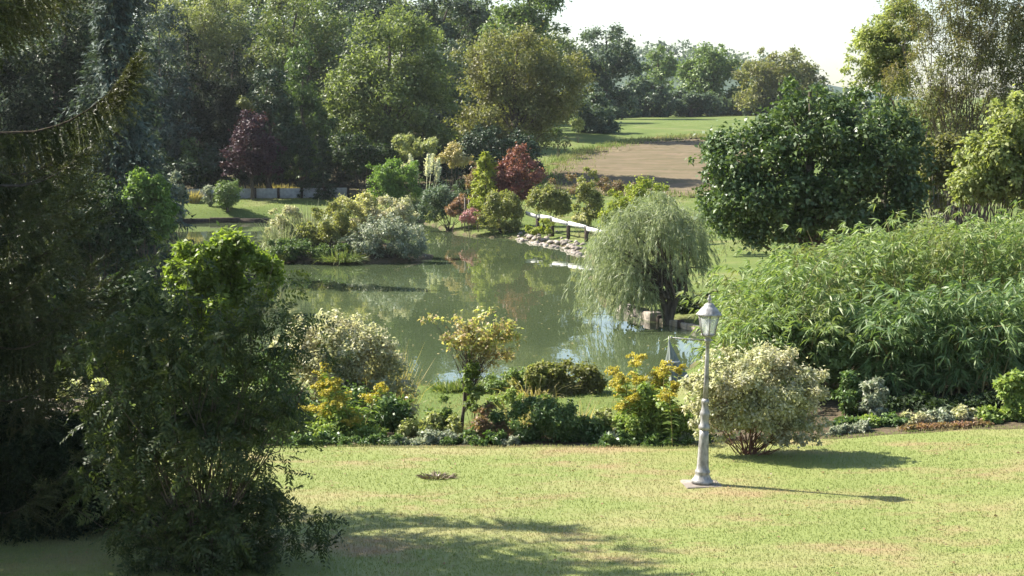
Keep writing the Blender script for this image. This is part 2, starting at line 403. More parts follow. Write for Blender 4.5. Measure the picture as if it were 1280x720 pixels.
def groundmat():
    m, n, l = newmat('ground_cover')
    tc = n.new('ShaderNodeTexCoord')
    a = n.new('ShaderNodeTexNoise'); a.inputs['Scale'].default_value = .35; a.inputs['Detail'].default_value = 6; l.new(tc.outputs['Object'], a.inputs['Vector'])
    b = n.new('ShaderNodeTexNoise'); b.inputs['Scale'].default_value = 7; b.inputs['Detail'].default_value = 6; l.new(tc.outputs['Object'], b.inputs['Vector'])
    g = ramp(n, l, a.outputs[0], [(.3, (.085, .125, .03)), (.55, (.12, .155, .042)), (.75, (.18, .175, .075))])
    s = ramp(n, l, b.outputs[0], [(.3, (.05, .038, .025)), (.7, (.14, .11, .07))])
    at_ = n.new('ShaderNodeAttribute'); at_.attribute_name = 'soil'
    ad = n.new('ShaderNodeMath'); ad.operation = 'ADD'; l.new(at_.outputs['Fac'], ad.inputs[0])
    sb = n.new('ShaderNodeMath'); sb.operation = 'MULTIPLY_ADD'; sb.inputs[1].default_value = .8; sb.inputs[2].default_value = -.4
    l.new(b.outputs[0], sb.inputs[0]); l.new(sb.outputs[0], ad.inputs[1]); ad.use_clamp = True
    mx = n.new('ShaderNodeMixRGB'); l.new(ad.outputs[0], mx.inputs[0]); l.new(g, mx.inputs[1]); l.new(s, mx.inputs[2])
    p = n.new('ShaderNodeBsdfPrincipled'); p.inputs['Roughness'].default_value = .9; p.inputs['Specular IOR Level'].default_value = .1
    l.new(mx.outputs[0], p.inputs['Base Color'])
    bp = n.new('ShaderNodeBump'); bp.inputs['Strength'].default_value = .7; bp.inputs['Distance'].default_value = .06
    l.new(b.outputs[0], bp.inputs['Height']); l.new(bp.outputs[0], p.inputs['Normal'])
    o = n.new('ShaderNodeOutputMaterial'); l.new(p.outputs[0], o.inputs[0]); return m
def watermat():
    m, n, l = newmat('pond_water')
    tc = n.new('ShaderNodeTexCoord'); mp = n.new('ShaderNodeMapping'); mp.inputs['Scale'].default_value = (1, .55, 1)
    l.new(tc.outputs['Object'], mp.inputs[0])
    a = n.new('ShaderNodeTexNoise'); a.inputs['Scale'].default_value = 1.3; a.inputs['Detail'].default_value = 3; l.new(mp.outputs[0], a.inputs['Vector'])
    c = n.new('ShaderNodeTexNoise'); c.inputs['Scale'].default_value = .12; c.inputs['Detail'].default_value = 3; l.new(tc.outputs['Object'], c.inputs['Vector'])
    col = ramp(n, l, c.outputs[0], [(.35, (.052, .072, .034)), (.65, (.068, .090, .042))])
    p = n.new('ShaderNodeBsdfPrincipled'); l.new(col, p.inputs['Base Color'])
    p.inputs['Roughness'].default_value = .015; p.inputs['IOR'].default_value = 1.33; p.inputs['Specular IOR Level'].default_value = .5
    bp = n.new('ShaderNodeBump'); bp.inputs['Strength'].default_value = .08; bp.inputs['Distance'].default_value = .05
    l.new(a.outputs[0], bp.inputs['Height']); l.new(bp.outputs[0], p.inputs['Normal'])
    o = n.new('ShaderNodeOutputMaterial'); l.new(p.outputs[0], o.inputs[0]); return m
SOIL = solid('ploughed_soil', (.10, .09, .045), (.18, .135, .088), .9, .95, .1, .8, stretch=(.35, 1.4, 1))
STONE = solid('stone', (.18, .155, .13), (.38, .33, .28), 6, .85, .3, .5, island=True)
CONCRETE = solid('concrete', (.30, .30, .29), (.48, .47, .45), 5, .9, .2, .3)
WOODPALE = solid('weathered_plank', (.32, .27, .2), (.55, .48, .38), 5, .85, .2, .4, stretch=(1, 1, 6), island=True)
WOODDARK = solid('dark_wood', (.03, .022, .018), (.09, .07, .055), 7, .85, .2, .5)
WHITE = solid('white_paint', (.50, .49, .46), (.80, .80, .78), 5, .6, .3, .1)
BRICK = solid('brick', (.24, .09, .06), (.40, .18, .12), 9, .9, .2, .4)
METAL = solid('weathered_aluminium', (.11, .105, .095), (.40, .39, .37), 22, .5, .5, .4, metal=.2, stretch=(1, 1, .45))

# ------------------------------------------------------------------ ground
ZW = -1.5
pond_px = [(300, 470), (430, 482), (540, 487), (640, 489), (760, 483), (850, 468), (893, 432), (870, 414), (832, 402), (790, 391), (760, 386), (742, 372),
           (738, 345), (736, 321), (700, 308), (652, 299), (600, 297), (566, 292), (545, 284), (520, 277), (470, 276.5), (345, 276), (230, 277), (150, 284), (120, 310), (160, 370)]
POND = np.array([hit(x, y, ZW)[:2] for x, y in pond_px])
ISL_C = np.array([-7.2, 70.6]); ISL_R = np.array([3.9, 3.0])
def sdist(x, y, poly):
    p = np.stack([x, y], -1); best = np.full(x.shape, 1e9); inside = np.zeros(x.shape, bool)
    for k in range(len(poly)):
        a = poly[k]; b = poly[(k + 1) % len(poly)]; ab = b - a
        t = np.clip(((p - a) @ ab) / (ab @ ab), 0, 1)
        best = np.minimum(best, np.linalg.norm(p - (a + t[..., None] * ab), axis=-1))
        c = (a[1] > y) != (b[1] > y)
        with np.errstate(divide='ignore', invalid='ignore'):
            xi = a[0] + (y - a[1]) / (b[1] - a[1]) * ab[0]
        inside ^= c & (x < xi)
    return np.where(inside, -best, best)
YA = [-60, 21.9, 23.5, 29, 34, 60, 92, 100, 112, 130, 150, 170, 200, 230, 300, 600, 1500]
ZA = [0, 0, -.10, -1.0, -1.1, -1.1, -1.1, -.75, -.1, 1.7, 3.4, 4.3, 4.9, 5.4, 6.5, 12, 25]
YB = [-60, 22.0, 24, 30, 38, 46, 60, 92, 100, 112, 130, 150, 170, 200, 230, 300, 600, 1500]
ZB = [0, .02, .05, .0, -.2, -.9, -1.0, -1.0, -.7, -.1, 1.7, 3.4, 4.3, 4.9, 5.4, 6.5, 12, 25]
def ground_z(x, y):
    x = np.asarray(x, float); y = np.asarray(y, float)
    r = x / np.maximum(y, 8.0)
    za = np.interp(y, YA, ZA); zb = np.interp(y, YB, ZB) + .035 * np.clip(x - 4.5, 0, 6) * (1 - smooth(26, 40, y))
    z = za + (zb - za) * smooth(.10, .15, r)
    z = z + .05 * np.sin(x * .31 + 1) * np.sin(y * .27) * smooth(24, 40, y)
    z = z + smooth(80, 260, y) * (.3 * np.sin(x * .031 + 2) * np.sin(y * .022) )
    z = z + .0 * x
    sd = sdist(x, y, POND)
    e = np.sqrt((((x - ISL_C[0]) / ISL_R[0]) ** 2 + ((y - ISL_C[1]) / ISL_R[1]) ** 2))
    isl = (1 - e) * 3.3
    out = -1.40 + (z + 1.40) * smooth(0, 2.2, sd)
    ins = ZW - np.minimum(1.3, .12 - .5 * sd)
    z = np.where(sd > 0, np.where(sd < 2.2, out, z), np.where(isl > 0, -1.42 + .55 * smooth(0, 1.8, isl), np.maximum(ins, ZW - .12 + .5 * isl * 0 - 1.2)))
    return z
def gz(x, y): return float(ground_z(np.array([x]), np.array([y]))[0])
def on_ground(px, Y):
    p = at(px, 300, Y); return np.array([p[0], Y, gz(p[0], Y)])
def sheet(xs, ys, off=0.0):
    X, Y = np.meshgrid(xs, ys); Z = ground_z(X, Y) + off
    nx, ny = len(xs), len(ys)
    i = np.arange(ny - 1)[:, None] * nx; j = np.arange(nx - 1)[None]
    q = np.stack([i + j, i + j + 1, i + nx + j + 1, i + nx + j], -1).reshape(-1, 4)
    return np.stack([X, Y, Z], -1).reshape(-1, 3), q

xs = np.concatenate([np.linspace(-900, -120, 14), np.linspace(-110, -34, 26), np.arange(-32, 32, .5), np.linspace(33, 110, 26), np.linspace(120, 900, 14)])
ys = np.concatenate([np.linspace(-60, 4, 14), np.arange(5, 112, .5), np.linspace(113, 260, 75), np.linspace(270, 1450, 40)])
v, q = sheet(xs, ys)
mb = MB(); mb.add(v, q=q)
ground = mb.build('ground', groundmat(), smooth_shade=True); tag(ground, kind='structure')
soil = np.zeros(len(v))
x, y = v[:, 0], v[:, 1]; r = x / np.maximum(y, 8)
bed_far = np.interp(r, [-.4, -.12, -.05, .06, .10, .16, .4], [34, 30, 25.5, 25.5, 27, 40, 60])
soil = np.maximum(soil, smooth(21.9, 22.4, y) * (1 - smooth(bed_far - .6, bed_far + .6, y)))
soil = np.maximum(soil, (1 - smooth(.1, .5, np.abs(sdist(x, y, POND)))) * .9)                     # muddy waterline
soil = np.maximum(soil, (sdist(x, y, POND) < 0) * 1.0)
soil = np.maximum(soil, .85 * smooth(103, 108, y) * (1 - smooth(.0, .012, r)))                    # woodland floor
soil = np.maximum(soil, .8 * smooth(-.19, -.23, r) * smooth(26, 30, y) * (1 - smooth(80, 90, y)))
aa = ground.data.attributes.new('soil', 'FLOAT', 'POINT'); aa.data.foreach_set('value', soil.astype(np.float32))

# near lawn: its own sheet, edge gently uneven
xl = np.arange(-12, 14.01, .25); yl = np.linspace(0, 1, 90)
edge = 22.15 + .05 * np.sin(xl * 2.3) + .04 * np.sin(xl * 5.1) + np.interp(xl, [-12, 2.6, 4.5, 9, 14], [0, 0, .55, .95, 1.2])
X = np.broadcast_to(xl, (90, len(xl))); Y = 2 + (edge[None] - 2) * yl[:, None]
Z = ground_z(X, Y) + .03
Z = Z - .06 * (yl[:, None] > .995)
nx = len(xl); i = np.arange(89)[:, None] * nx; j = np.arange(nx - 1)[None]
mb = MB(); mb.add(np.stack([X, Y, Z], -1), q=np.stack([i + j, i + j + 1, i + nx + j + 1, i + nx + j], -1).reshape(-1, 4))
lawn = mb.build('lawn', LAWN, smooth_shade=True); tag(lawn, kind='structure')
def lawn_edge(x): return np.interp(x, xl, edge)

# ploughed strip of the far field
rng = np.random.default_rng(5)
PL = np.array([at(px, 300, Yy)[:2] for px, Yy in [(684, 108), (900, 105), (960, 125), (930, 142), (870, 146), (800, 142), (738, 134), (698, 124)]])
u = np.linspace(0, 1, 40)
A = PL[[0, 7, 6, 5]]; B = PL[[1, 2, 3, 4]]
la = np.stack([np.interp(u * 3, range(4), A[:, k]) for k in (0, 1)], 1); lb = np.stack([np.interp(u * 3, range(4), B[:, k]) for k in (0, 1)], 1)
tt = np.linspace(0, 1, 50)[None, :, None]
la = la + rng.normal(0, .45, la.shape); lb = lb + rng.normal(0, .45, lb.shape)
G = la[:, None] * (1 - tt) + lb[:, None] * tt
G[0] += rng.normal(0, .4, G[0].shape); G[-1] += rng.normal(0, .9, G[-1].shape)
Z = ground_z(G[..., 0], G[..., 1]) + .05 + rng.normal(0, .02, G.shape[:2])
i = np.arange(39)[:, None] * 50; j = np.arange(49)[None]
mb = MB(); mb.add(np.concatenate([G, Z[..., None]], -1), q=np.stack([i + j, i + 50 + j, i + 50 + j + 1, i + j + 1], -1).reshape(-1, 4))
tag(mb.build('ploughed_field', SOIL, smooth_shade=True), kind='structure')

# pond
ctr = POND.mean(0); mb = MB()
e1 = np.roll(POND, -1, 0) - POND; e0 = POND - np.roll(POND, 1, 0)
tg = unit(unit(e1) + unit(e0)); nr = np.stack([tg[:, 1], -tg[:, 0]], 1)
if sdist(POND[:1, 0] + nr[:1, 0] * .3, POND[:1, 1] + nr[:1, 1] * .3, POND)[0] < 0: nr = -nr
WP = POND + nr * .45
me = bpy.data.meshes.new('pond'); me.from_pydata([(p[0], p[1], ZW) for p in WP], [], [tuple(range(len(WP)))]); me.materials.append(watermat())
if me.polygons[0].normal.z < 0: me.flip_normals()
pond = bpy.data.objects.new('pond', me); COL.objects.link(pond); tag(pond, kind='structure')

# distant hill with its wood
mb = MB(); xs2 = np.linspace(-200, 330, 90); ys2 = np.linspace(520, 800, 40)
X, Y = np.meshgrid(xs2, ys2)
Zh = 10 + 19 * np.exp(-((X - 52) / 75) ** 2) * smooth(520, 640, Y) * (1 - smooth(720, 800, Y) * .9)
i = np.arange(39)[:, None] * 90; j = np.arange(89)[None]
mb.add(np.stack([X, Y, Zh], -1), q=np.stack([i + j, i + j + 1, i + 90 + j + 1, i + 90 + j], -1).reshape(-1, 4))
tag(mb.build('hill', M['bluegreen'], smooth_shade=True), kind='structure')
rng = np.random.default_rng(8); k = 420
hx = rng.uniform(-30, 110, k); hy = rng.uniform(560, 680, k)
hz = 10 + 19 * np.exp(-((hx - 52) / 75) ** 2) * smooth(520, 640, hy)
lob = np.stack([hx, hy, hz + 2.5, rng.uniform(3, 6, k), rng.uniform(3, 6, k), rng.uniform(3, 5, k)], 1)
C, P, dd, _ = sample(rng, lob, 1800, 9000, fill=.7)
N, T = orient(rng, dd); mb = MB(); leaves(mb, P, N, T, rng.uniform(1.0, 1.8, len(P)), 1.0, tri=True)
o = mb.build('distant_wood', M['bluegreen']); tag(o, 'hazy blue-green wood covering the distant hill', 'wood', kind='stuff')

# ------------------------------------------------------------------ plant builders
SEED = [100]
def lobes_px(spec, d):
    out = []
    for s in spec:
        cx, cy, rx, ry = s[:4]; dd = s[4] if len(s) > 4 else 0
        Y = d + dd; c = at(cx, cy, Y); k = Y / F
        out.append([c[0], c[1], c[2], rx * k, (rx * .6 + ry * .4) * k * .95, ry * k])
    return np.array(out)
def plant(name, label, cat, d, bx, spec, mat, n, L, Wd=None, ncl=None, trunk=.12, nl=14, bark=BARK, stems=False, cr=(.2, .36),
          fill=.5, droop=.3, up=.5, shape='leaf', group=None, rnd=.6, top=None, flat=.75, out=.7, extra=None, pairs=7, foliage_name=None):
    SEED[0] += 1; rng = np.random.default_rng(SEED[0])
    base = on_ground(bx, d); lob = lobes_px(spec, d)
    k = d / F
    ncl = ncl or max(20, int(n / 160))
    C, P, dd, _ = sample(rng, lob, ncl, n, cr, fill, zmin=base[2] + .15 * (lob[:, 5].mean()), flat=flat, out=out)
    keep = P[:, 2] > base[2] + .02; P, dd = P[keep], dd[keep]; m = len(P)
    N, T = orient(rng, dd, droop, up, rnd)
    Wd = Wd or L * .55
    root = thing(name, label, cat, base, group)
    mb = MB(); LL = L * rng.uniform(.6, 1.25, m)
    if shape == 'leaf': leaves(mb, P, N, T, LL, Wd * rng.uniform(.7, 1.2, m), tri=d > 60)
    elif shape == 'blade': blades(mb, P, T, LL, Wd, droop, rng)
    elif shape == 'frond': fronds(mb, P, T, N, LL, pairs, L * .3, L * .09, droop, rng)
    big = cat in ('tree',)
    o = mb.build(foliage_name or ('crown' if big else 'foliage'), mat, root, base); tag(o, kind='stuff')
    zt = lob[:, 2].max() + lob[np.argmax(lob[:, 2]), 5] * .45
    tp = np.array([np.average(lob[:, 0], weights=lob[:, 3]), np.average(lob[:, 1]), zt]) if top is None else np.asarray(top)
    sel = C[rng.choice(len(C), min(nl, len(C)), replace=False)]
    wb = MB(); limbs(wb, rng, base - np.array([0, 0, .08]), tp, trunk, sel, .3 if not stems else .45, from_base=stems)
    wb.build('stems' if stems else 'trunk', bark, root, base, True)
    if extra: extra(root, base, rng, C, P)
    return root

def conifer(name, label, d, bx, top_y, half_w, mat, n, L, group=None, skirt=.06, power=.9, width=.32, rough=.4):
    SEED[0] += 1; rng = np.random.default_rng(SEED[0])
    base = on_ground(bx, d); tz = at(bx, top_y, d)[2]; h = tz - base[2]; R = half_w * d / F
    root = thing(name, label, 'tree', base, group)
    nb = int(n / 26); zf = skirt + (1 - skirt) * rng.random(nb) ** 1.25
    az = rng.uniform(0, 2 * math.pi, nb)
    ln = R * ((1 - zf) ** power + .04) * rng.uniform(.7, 1.12, nb) * (1 + rough * np.sin(az * 3 + zf * 9))
    t = rng.uniform(.25, 1, (nb, 26))
    D = np.stack([np.cos(az), np.sin(az)], 1)
    x = D[:, None] * (ln[:, None] * t)[..., None]
    z = zf[:, None] * h - ln[:, None] * (.45 * t - .25 * t ** 2.5)
    sw = rng.normal(0, .11, (nb, 26)) * ln[:, None] * (1.15 - t)
    x = x + np.stack([-D[:, 1], D[:, 0]], 1)[:, None] * sw[..., None]
    P = np.concatenate([x, (z + rng.normal(0, .03 * R, z.shape))[..., None]], -1).reshape(-1, 3) + base
    dd = np.concatenate([np.broadcast_to(D[:, None], (nb, 26, 2)), np.zeros((nb, 26, 1))], -1).reshape(-1, 3)
    T = unit(dd * .8 + rng.normal(0, .5, P.shape) + np.array([0, 0, -.55])); N = unit(rng.normal(0, .5, P.shape) + np.array([0, 0, 1]) + dd * .3)
    mb = MB(); leaves(mb, P, N, T, L * rng.uniform(.6, 1.3, len(P)), L * width, tri=True)
    tag(mb.build('crown', mat, root, base), kind='stuff')
    wb = MB(); tt = np.linspace(0, 1, 8)[:, None]
    tube(wb, base + np.array([0, 0, -.1]) + np.array([0, 0, h * .99]) * tt, R * .075 * (1.02 - tt[:, 0]), 7)
    for k in rng.choice(nb, 24, replace=False):
        s = base + np.array([0, 0, zf[k] * h]); e = s + np.array([D[k, 0] * ln[k] * .8, D[k, 1] * ln[k] * .8, -.25 * ln[k]])
        tube(wb, [s, (s + e) / 2 - np.array([0, 0, .05 * ln[k]]), e], [R * .015, R * .01, R * .004], 4)
    wb.build('trunk', BARK, root, base, True)
    return root

def tuft(name, label, cat, d, bx, hpx, wpx, mat, n, bw, droop=.5, group=None, plumes=0, kind=None, base=None, upright=.5, plume_px=None):
    SEED[0] += 1; rng = np.random.default_rng(SEED[0])
    base = on_ground(bx, d) if base is None else np.asarray(base, float); k = d / F; h = hpx * k; w = wpx * k
    a = rng.uniform(0, 2 * math.pi, n); rr = np.sqrt(rng.random(n)) * w * .35
    P = base + np.stack([np.cos(a) * rr, np.sin(a) * rr, np.zeros(n) - .02], 1)
    lean = rng.uniform(0, 1, n) * (w / max(h, .01)) * upright
    T = unit(np.stack([np.cos(a) * lean, np.sin(a) * lean, np.ones(n)], 1) + rng.normal(0, .08, (n, 3)))
    mb = MB(); blades(mb, P, T, h * rng.uniform(.6, 1.15, n), bw, droop * rng.uniform(.3, 1.2, n), rng)
    root = thing(name, label, cat, base, group)
    tag(mb.build('blades', mat, root, base), kind='stuff')
    if plumes:
        for q in range(plumes):
            a0 = rng.uniform(0, 6.28); rr0 = rng.uniform(.1, .5) * w
            hh = (plume_px or hpx * 1.6) * k * rng.uniform(.75, 1.05)
            tip = base + np.array([math.cos(a0) * rr0, math.sin(a0) * rr0 * .8, hh]); low = base + (tip - base) * np.array([.3, .3, 0])
            pm = MB(); mid = low + (tip - low) * .68
            tube(pm, [low, mid, tip], [.02, .012, .004], 4)
            m = 260; s = rng.random(m); ax = (tip - mid)
            PP = mid + ax * s[:, None] + rng.normal(0, 1, (m, 3)) * (.06 * hh * .32 * np.sin(np.clip(s * .9 + .1, 0, 1) * math.pi) + .01)[:, None]
            TT = unit(rng.normal(0, .5, (m, 3)) + np.array([0, 0, .7])); NN = rng.normal(size=(m, 3))
            leaves(pm, PP, NN, TT, .16, .06)
            pm.build('plume', M['plume'], root, base)
    return root

def goldenrod(name, label, d, heads, basepx, mat=M['gold'], stemsn=3):
    SEED[0] += 1; rng = np.random.default_rng(SEED[0])
    base = on_ground(basepx, d); root = thing(name, label, 'flowers', base)
    sm = MB(); lm = MB()
    for (px, py, r) in heads:
        tip = at(px, py, d + rng.uniform(-.35, .35)); R = r * d / F
        hm = MB()
        for s_ in range(stemsn):
            tp = tip + rng.normal(0, R * .9, 3)
            b = base + np.array([(tp[0] - base[0]) * .55 + rng.normal(0, .08), (tp[1] - base[1]) * .8 + rng.normal(0, .1), -.03])
            t = np.linspace(0, 1, 7)[:, None]
            pts = b + (tp - b) * np.concatenate([t ** 1.5, t ** 1.5, t], 1)
            tube(sm, pts, .008 * (1.1 - .7 * t[:, 0]), 4)
            m = 70; s = rng.uniform(.12, .95, m)
            PP = b + (tp - b) * np.stack([s ** 1.5, s ** 1.5, s], 1)
            a = rng.uniform(0, 6.28, m); TT = unit(np.stack([np.cos(a), np.sin(a), rng.uniform(-.1, .7, m)], 1))
            blades(lm, PP, TT, rng.uniform(.09, .17, m), .026, .35, rng)
            for br in range(6):                       # arching side sprays of the plume
                a = rng.uniform(0, 6.28); st = tp - np.array([0, 0, R * rng.uniform(0, .9)])
                ss = rng.random(46); ln_ = R * rng.uniform(.6, 1.1)
                PP = st + np.stack([np.cos(a) * ss * ln_, np.sin(a) * ss * ln_, .35 * ln_ * np.sin(ss * 2.6)], 1) + rng.normal(0, R * .07, (46, 3))
                leaves(hm, PP, rng.normal(size=(46, 3)) + np.array([0, 0, .8]), unit(rng.normal(size=(46, 3)) + np.array([0, 0, .4])), .034, .026)
        hm.build('flower_head', mat, root, base)
    sm.build('stems', CANE, root, base); tag(lm.build('foliage', M['goldleaf'], root, base), kind='stuff')
    return root

def bamboo(name, label, d, culms, mat, L, Wd, per, group=None, dark=False):
    # culms: (px, py_top, depth offset) of each group of canes
    SEED[0] += 1; rng = np.random.default_rng(SEED[0])
    cx = np.mean([c[0] for c in culms]); base = on_ground(cx, d); root = thing(name, label, 'bamboo', base, group)
    cm = MB(); lm = MB()
    for (px, py, dz) in culms:
        Y = d + dz + rng.normal(0, .25); top = at(px + rng.normal(0, 8), py + rng.normal(0, 8), Y)
        b = np.array([top[0] + rng.normal(0, .25) - (top[0] - base[0]) * .25, Y + rng.normal(0, .25), 0]); b[2] = gz(b[0], b[1]) - .03
        t = np.linspace(0, 1, 9)[:, None]
        arch = np.array([rng.normal(0, .45), rng.normal(-.25, .4), 0])
        pts = b + (top - b) * t + arch * (t ** 3) - np.array([0, 0, .25]) * t ** 5
        tube(cm, pts, .012 * (1.1 - .85 * t[:, 0]), 4)
        m = per; s = rng.uniform(.03, 1.0, m) ** .8; f = s * 8; i0 = np.minimum(f.astype(int), 7); fr = (f - i0)[:, None]
        C = pts[i0] * (1 - fr) + pts[i0 + 1] * fr
        a = rng.uniform(0, 6.28, m); tw = np.stack([np.cos(a), np.sin(a), rng.uniform(-.15, .5, m)], 1)
        E = C + unit(tw) * rng.uniform(.1, .5, m)[:, None]
        kf = 7
        P = np.repeat(E, kf, 0); a2 = np.repeat(a, kf) + rng.normal(0, .75, m * kf)
        T = unit(np.stack([np.cos(a2), np.sin(a2), rng.normal(-.05, .38, m * kf)], 1))
        blades(lm, P, T, L * rng.uniform(.6, 1.25, m * kf), Wd * rng.uniform(.7, 1.2, m * kf), rng.uniform(.15, .65, m * kf), rng)
    cm.build('canes', CANE, root, base); tag(lm.build('foliage', mat, root, base), kind='stuff')
    return root

def copies(root, spots, label, cat, group):
    # copies of a thing and its parts: (px, depth, scale, turn)
    rng = np.random.default_rng(len(spots) * 7 + 3)
    labs = label if isinstance(label, list) else [label] * (len(spots) + 1)
    for q, (px, d, s, a) in enumerate(spots):
        r = root.copy(); COL.objects.link(r); b = on_ground(px, d); r.location = b
        r.rotation_euler = (0, 0, a); r.scale = (s * rng.uniform(.85, 1.2), s * rng.uniform(.85, 1.2), s * rng.uniform(.92, 1.08))
        tag(r, labs[q + 1], cat, group)
        for ch in root.children:
            c = ch.copy(); COL.objects.link(c); c.parent = r
    tag(root, labs[0], cat, group)

# ------------------------------------------------------------------ far trees beyond the field
G_FAR = 'trees beyond the field'
plant('field_tree', 'tall blue-green tree standing highest at the far end of the field', 'tree', 190, 757, [(757, 70, 40, 42), (740, 100, 30, 40), (778, 105, 34, 40), (755, 132, 48, 24)], M['bluegreen'], 15000, .42, nl=10, trunk=.4)
plant('field_bush', 'rounded dark bush beside the field, below the tall blue-green tree', 'bush', 150, 742, [(745, 140, 24, 24), (728, 146, 20, 20), (748, 160, 26, 18), (740, 174, 24, 12)], M['bluegreen'], 8000, .32, nl=6, trunk=.15)
plant('hedge_tree', 'low dark rounded hedge tree at the field edge under the tall tree', 'tree', 205, 808, [(806, 120, 30, 24), (780, 128, 20, 18), (830, 125, 20, 18)], M['bluegreen'], 7000, .42, nl=8, trunk=.3)
plant('hedge_tree', 'low hedge tree in front of the broad pale far tree', 'tree', 208, 862, [(850, 128, 26, 16), (880, 130, 26, 14)], M['bluegreen'], 6000, .42, nl=8, trunk=.25)
plant('field_tree', 'narrow pale green far tree standing before the distant hill', 'tree', 240, 822, [(822, 85, 22, 28), (815, 110, 24, 22), (835, 112, 18, 22)], M['fargreen'], 9000, .48, nl=10, trunk=.35)
plant('field_tree', 'broad pale green far tree with a dense domed crown', 'tree', 220, 888, [(885, 85, 38, 30), (868, 105, 30, 30), (905, 105, 34, 32), (888, 125, 46, 18)], M['fargreen'], 13000, .46, nl=10, trunk=.4)
plant('field_tree', 'broad olive far tree rising behind the dark glossy tree', 'tree', 212, 978, [(975, 85, 45, 28), (950, 105, 35, 30), (1005, 108, 40, 30), (975, 125, 60, 18)], M['olive'], 13000, .46, nl=10, trunk=.4)
plant('field_bush', 'tiny dark bush standing alone on the field grass', 'bush', 128, 697, [(696, 166, 7, 6), (703, 168, 4, 4)], M['midgreen'], 500, .2, nl=4, trunk=.04, stems=True)
plant('field_bush', 'small pale bush at the foot of the dark field bush', 'bush', 140, 722, [(722, 155, 8, 7)], M['palehedge'], 600, .25, nl=4, trunk=.04, stems=True)

# ------------------------------------------------------------------ woodland behind the pond
plant('ash_tree', 'large leafy bright green tree with a rounded crown behind the pond', 'tree', 112, 490,
      [(492, 62, 62, 50), (445, 110, 40, 48), (535, 105, 38, 55), (488, 130, 72, 50), (440, 160, 36, 36), (520, 175, 55, 34), (470, 190, 60, 26)], M['ash'], 38000, .25, ncl=170, cr=(.24, .44), nl=30, trunk=.3)
plant('maple_tree', 'large olive-brown tree with a dense dome, shading the field edge', 'tree', 117, 645,
      [(640, 78, 66, 50), (600, 122, 38, 52), (690, 115, 46, 52), (640, 150, 72, 46), (722, 95, 24, 38), (625, 182, 50, 32), (650, 170, 36, 30)], M['olive'], 40000, .23, ncl=200, cr=(.2, .38), nl=30, trunk=.35)
plant('poplar_tree', 'pale green tree top rising behind the olive-brown dome', 'tree', 145, 662, [(662, 12, 46, 42), (640, 50, 40, 40), (690, 45, 22, 30)], M['fargreen'], 14000, .34, nl=14, trunk=.35)
plant('wood_tree', 'dark blue-green tree top between the bright green tree and the olive dome', 'tree', 150, 555, [(560, 26, 55, 34), (530, 40, 40, 36), (590, 40, 40, 40)], M['bluegreen'], 13000, .34, nl=14, trunk=.35)
plant('wood_tree', 'dark blue-green tree top directly above the bright green tree', 'tree', 148, 465, [(462, 5, 50, 40), (440, 45, 40, 50), (490, 20, 40, 40)], M['bluegreen'], 13000, .34, nl=14, trunk=.35)
plant('oak_tree', 'brown-tinged oak left of the bright green tree', 'tree', 128, 375, [(378, 35, 52, 50), (345, 85, 40, 50), (405, 95, 30, 60), (370, 140, 50, 50)], M['brownoak'], 24000, .27, nl=22, trunk=.35)
plant('birch_tree', 'pale wispy birch crown above the dark conifers', 'tree', 132, 250, [(235, 25, 45, 45), (275, 30, 40, 45), (250, 75, 50, 40)], M['birch'], 20000, .25, Wd=.1, nl=18, trunk=.25, shape='leaf', droop=.8)
plant('wood_tree', 'dark tree filling the gap behind the pale birch', 'tree', 140, 185, [(170, 10, 60, 50), (200, 60, 50, 60), (150, 80, 50, 60)], M['bluegreen'], 16000, .34, nl=14, trunk=.35)
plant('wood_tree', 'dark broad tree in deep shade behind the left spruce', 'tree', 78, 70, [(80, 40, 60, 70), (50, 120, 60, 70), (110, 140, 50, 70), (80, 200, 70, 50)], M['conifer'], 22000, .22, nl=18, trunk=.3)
conifer('blue_conifer', 'grey-blue feathery conifer with drooping boughs beside the left spruce', 62, 150, -60, 76, M['blueconifer'], 30000, .26, power=.6)
DC = dict(ncl=130, cr=(.14, .34), nl=16, trunk=.16, fill=.35, droop=1.0, up=.3, Wd=.1)
plant('dark_conifer', 'dark ragged conifer with its tip below the pale birch', 'tree', 113, 236, [(238, 60, 16, 34), (232, 105, 32, 42), (228, 155, 42, 44), (250, 180, 40, 40)], M['conifer'], 15000, .34, **DC)
plant('dark_conifer', 'dark ragged conifer behind the purple-leaved tree', 'tree', 115, 296, [(296, 80, 22, 36), (285, 125, 36, 40), (305, 150, 40, 44), (290, 190, 46, 36)], M['conifer'], 15000, .34, **DC)
plant('dark_conifer', 'tall dark conifer hidden in shade between birch and blue conifer', 'tree', 108, 200, [(203, 50, 24, 50), (195, 110, 36, 50), (205, 170, 44, 50)], M['blueconifer'], 14000, .36, **DC)
plant('dark_conifer', 'dark conifer with pale streaked boughs left of the bright green tree', 'tree', 109, 380, [(378, 95, 22, 44), (370, 145, 30, 44), (392, 165, 28, 44), (376, 195, 36, 30)], M['midgreen'], 12000, .28, **DC)
plant('dark_conifer', 'short dark conifer between the purple tree and the streaked conifer', 'tree', 106, 340, [(340, 120, 24, 40), (345, 165, 32, 44), (330, 195, 36, 32)], M['yew'], 10000, .34, **DC)
bt = plant('back_row_tree', 'x', 'tree', 160, 420, [(420, 30, 62, 60), (395, 80, 50, 60), (450, 90, 46, 60), (420, 150, 66, 50), (430, -10, 36, 40)], M['brownoak'], 15000, .42, ncl=150, nl=16, trunk=.35)
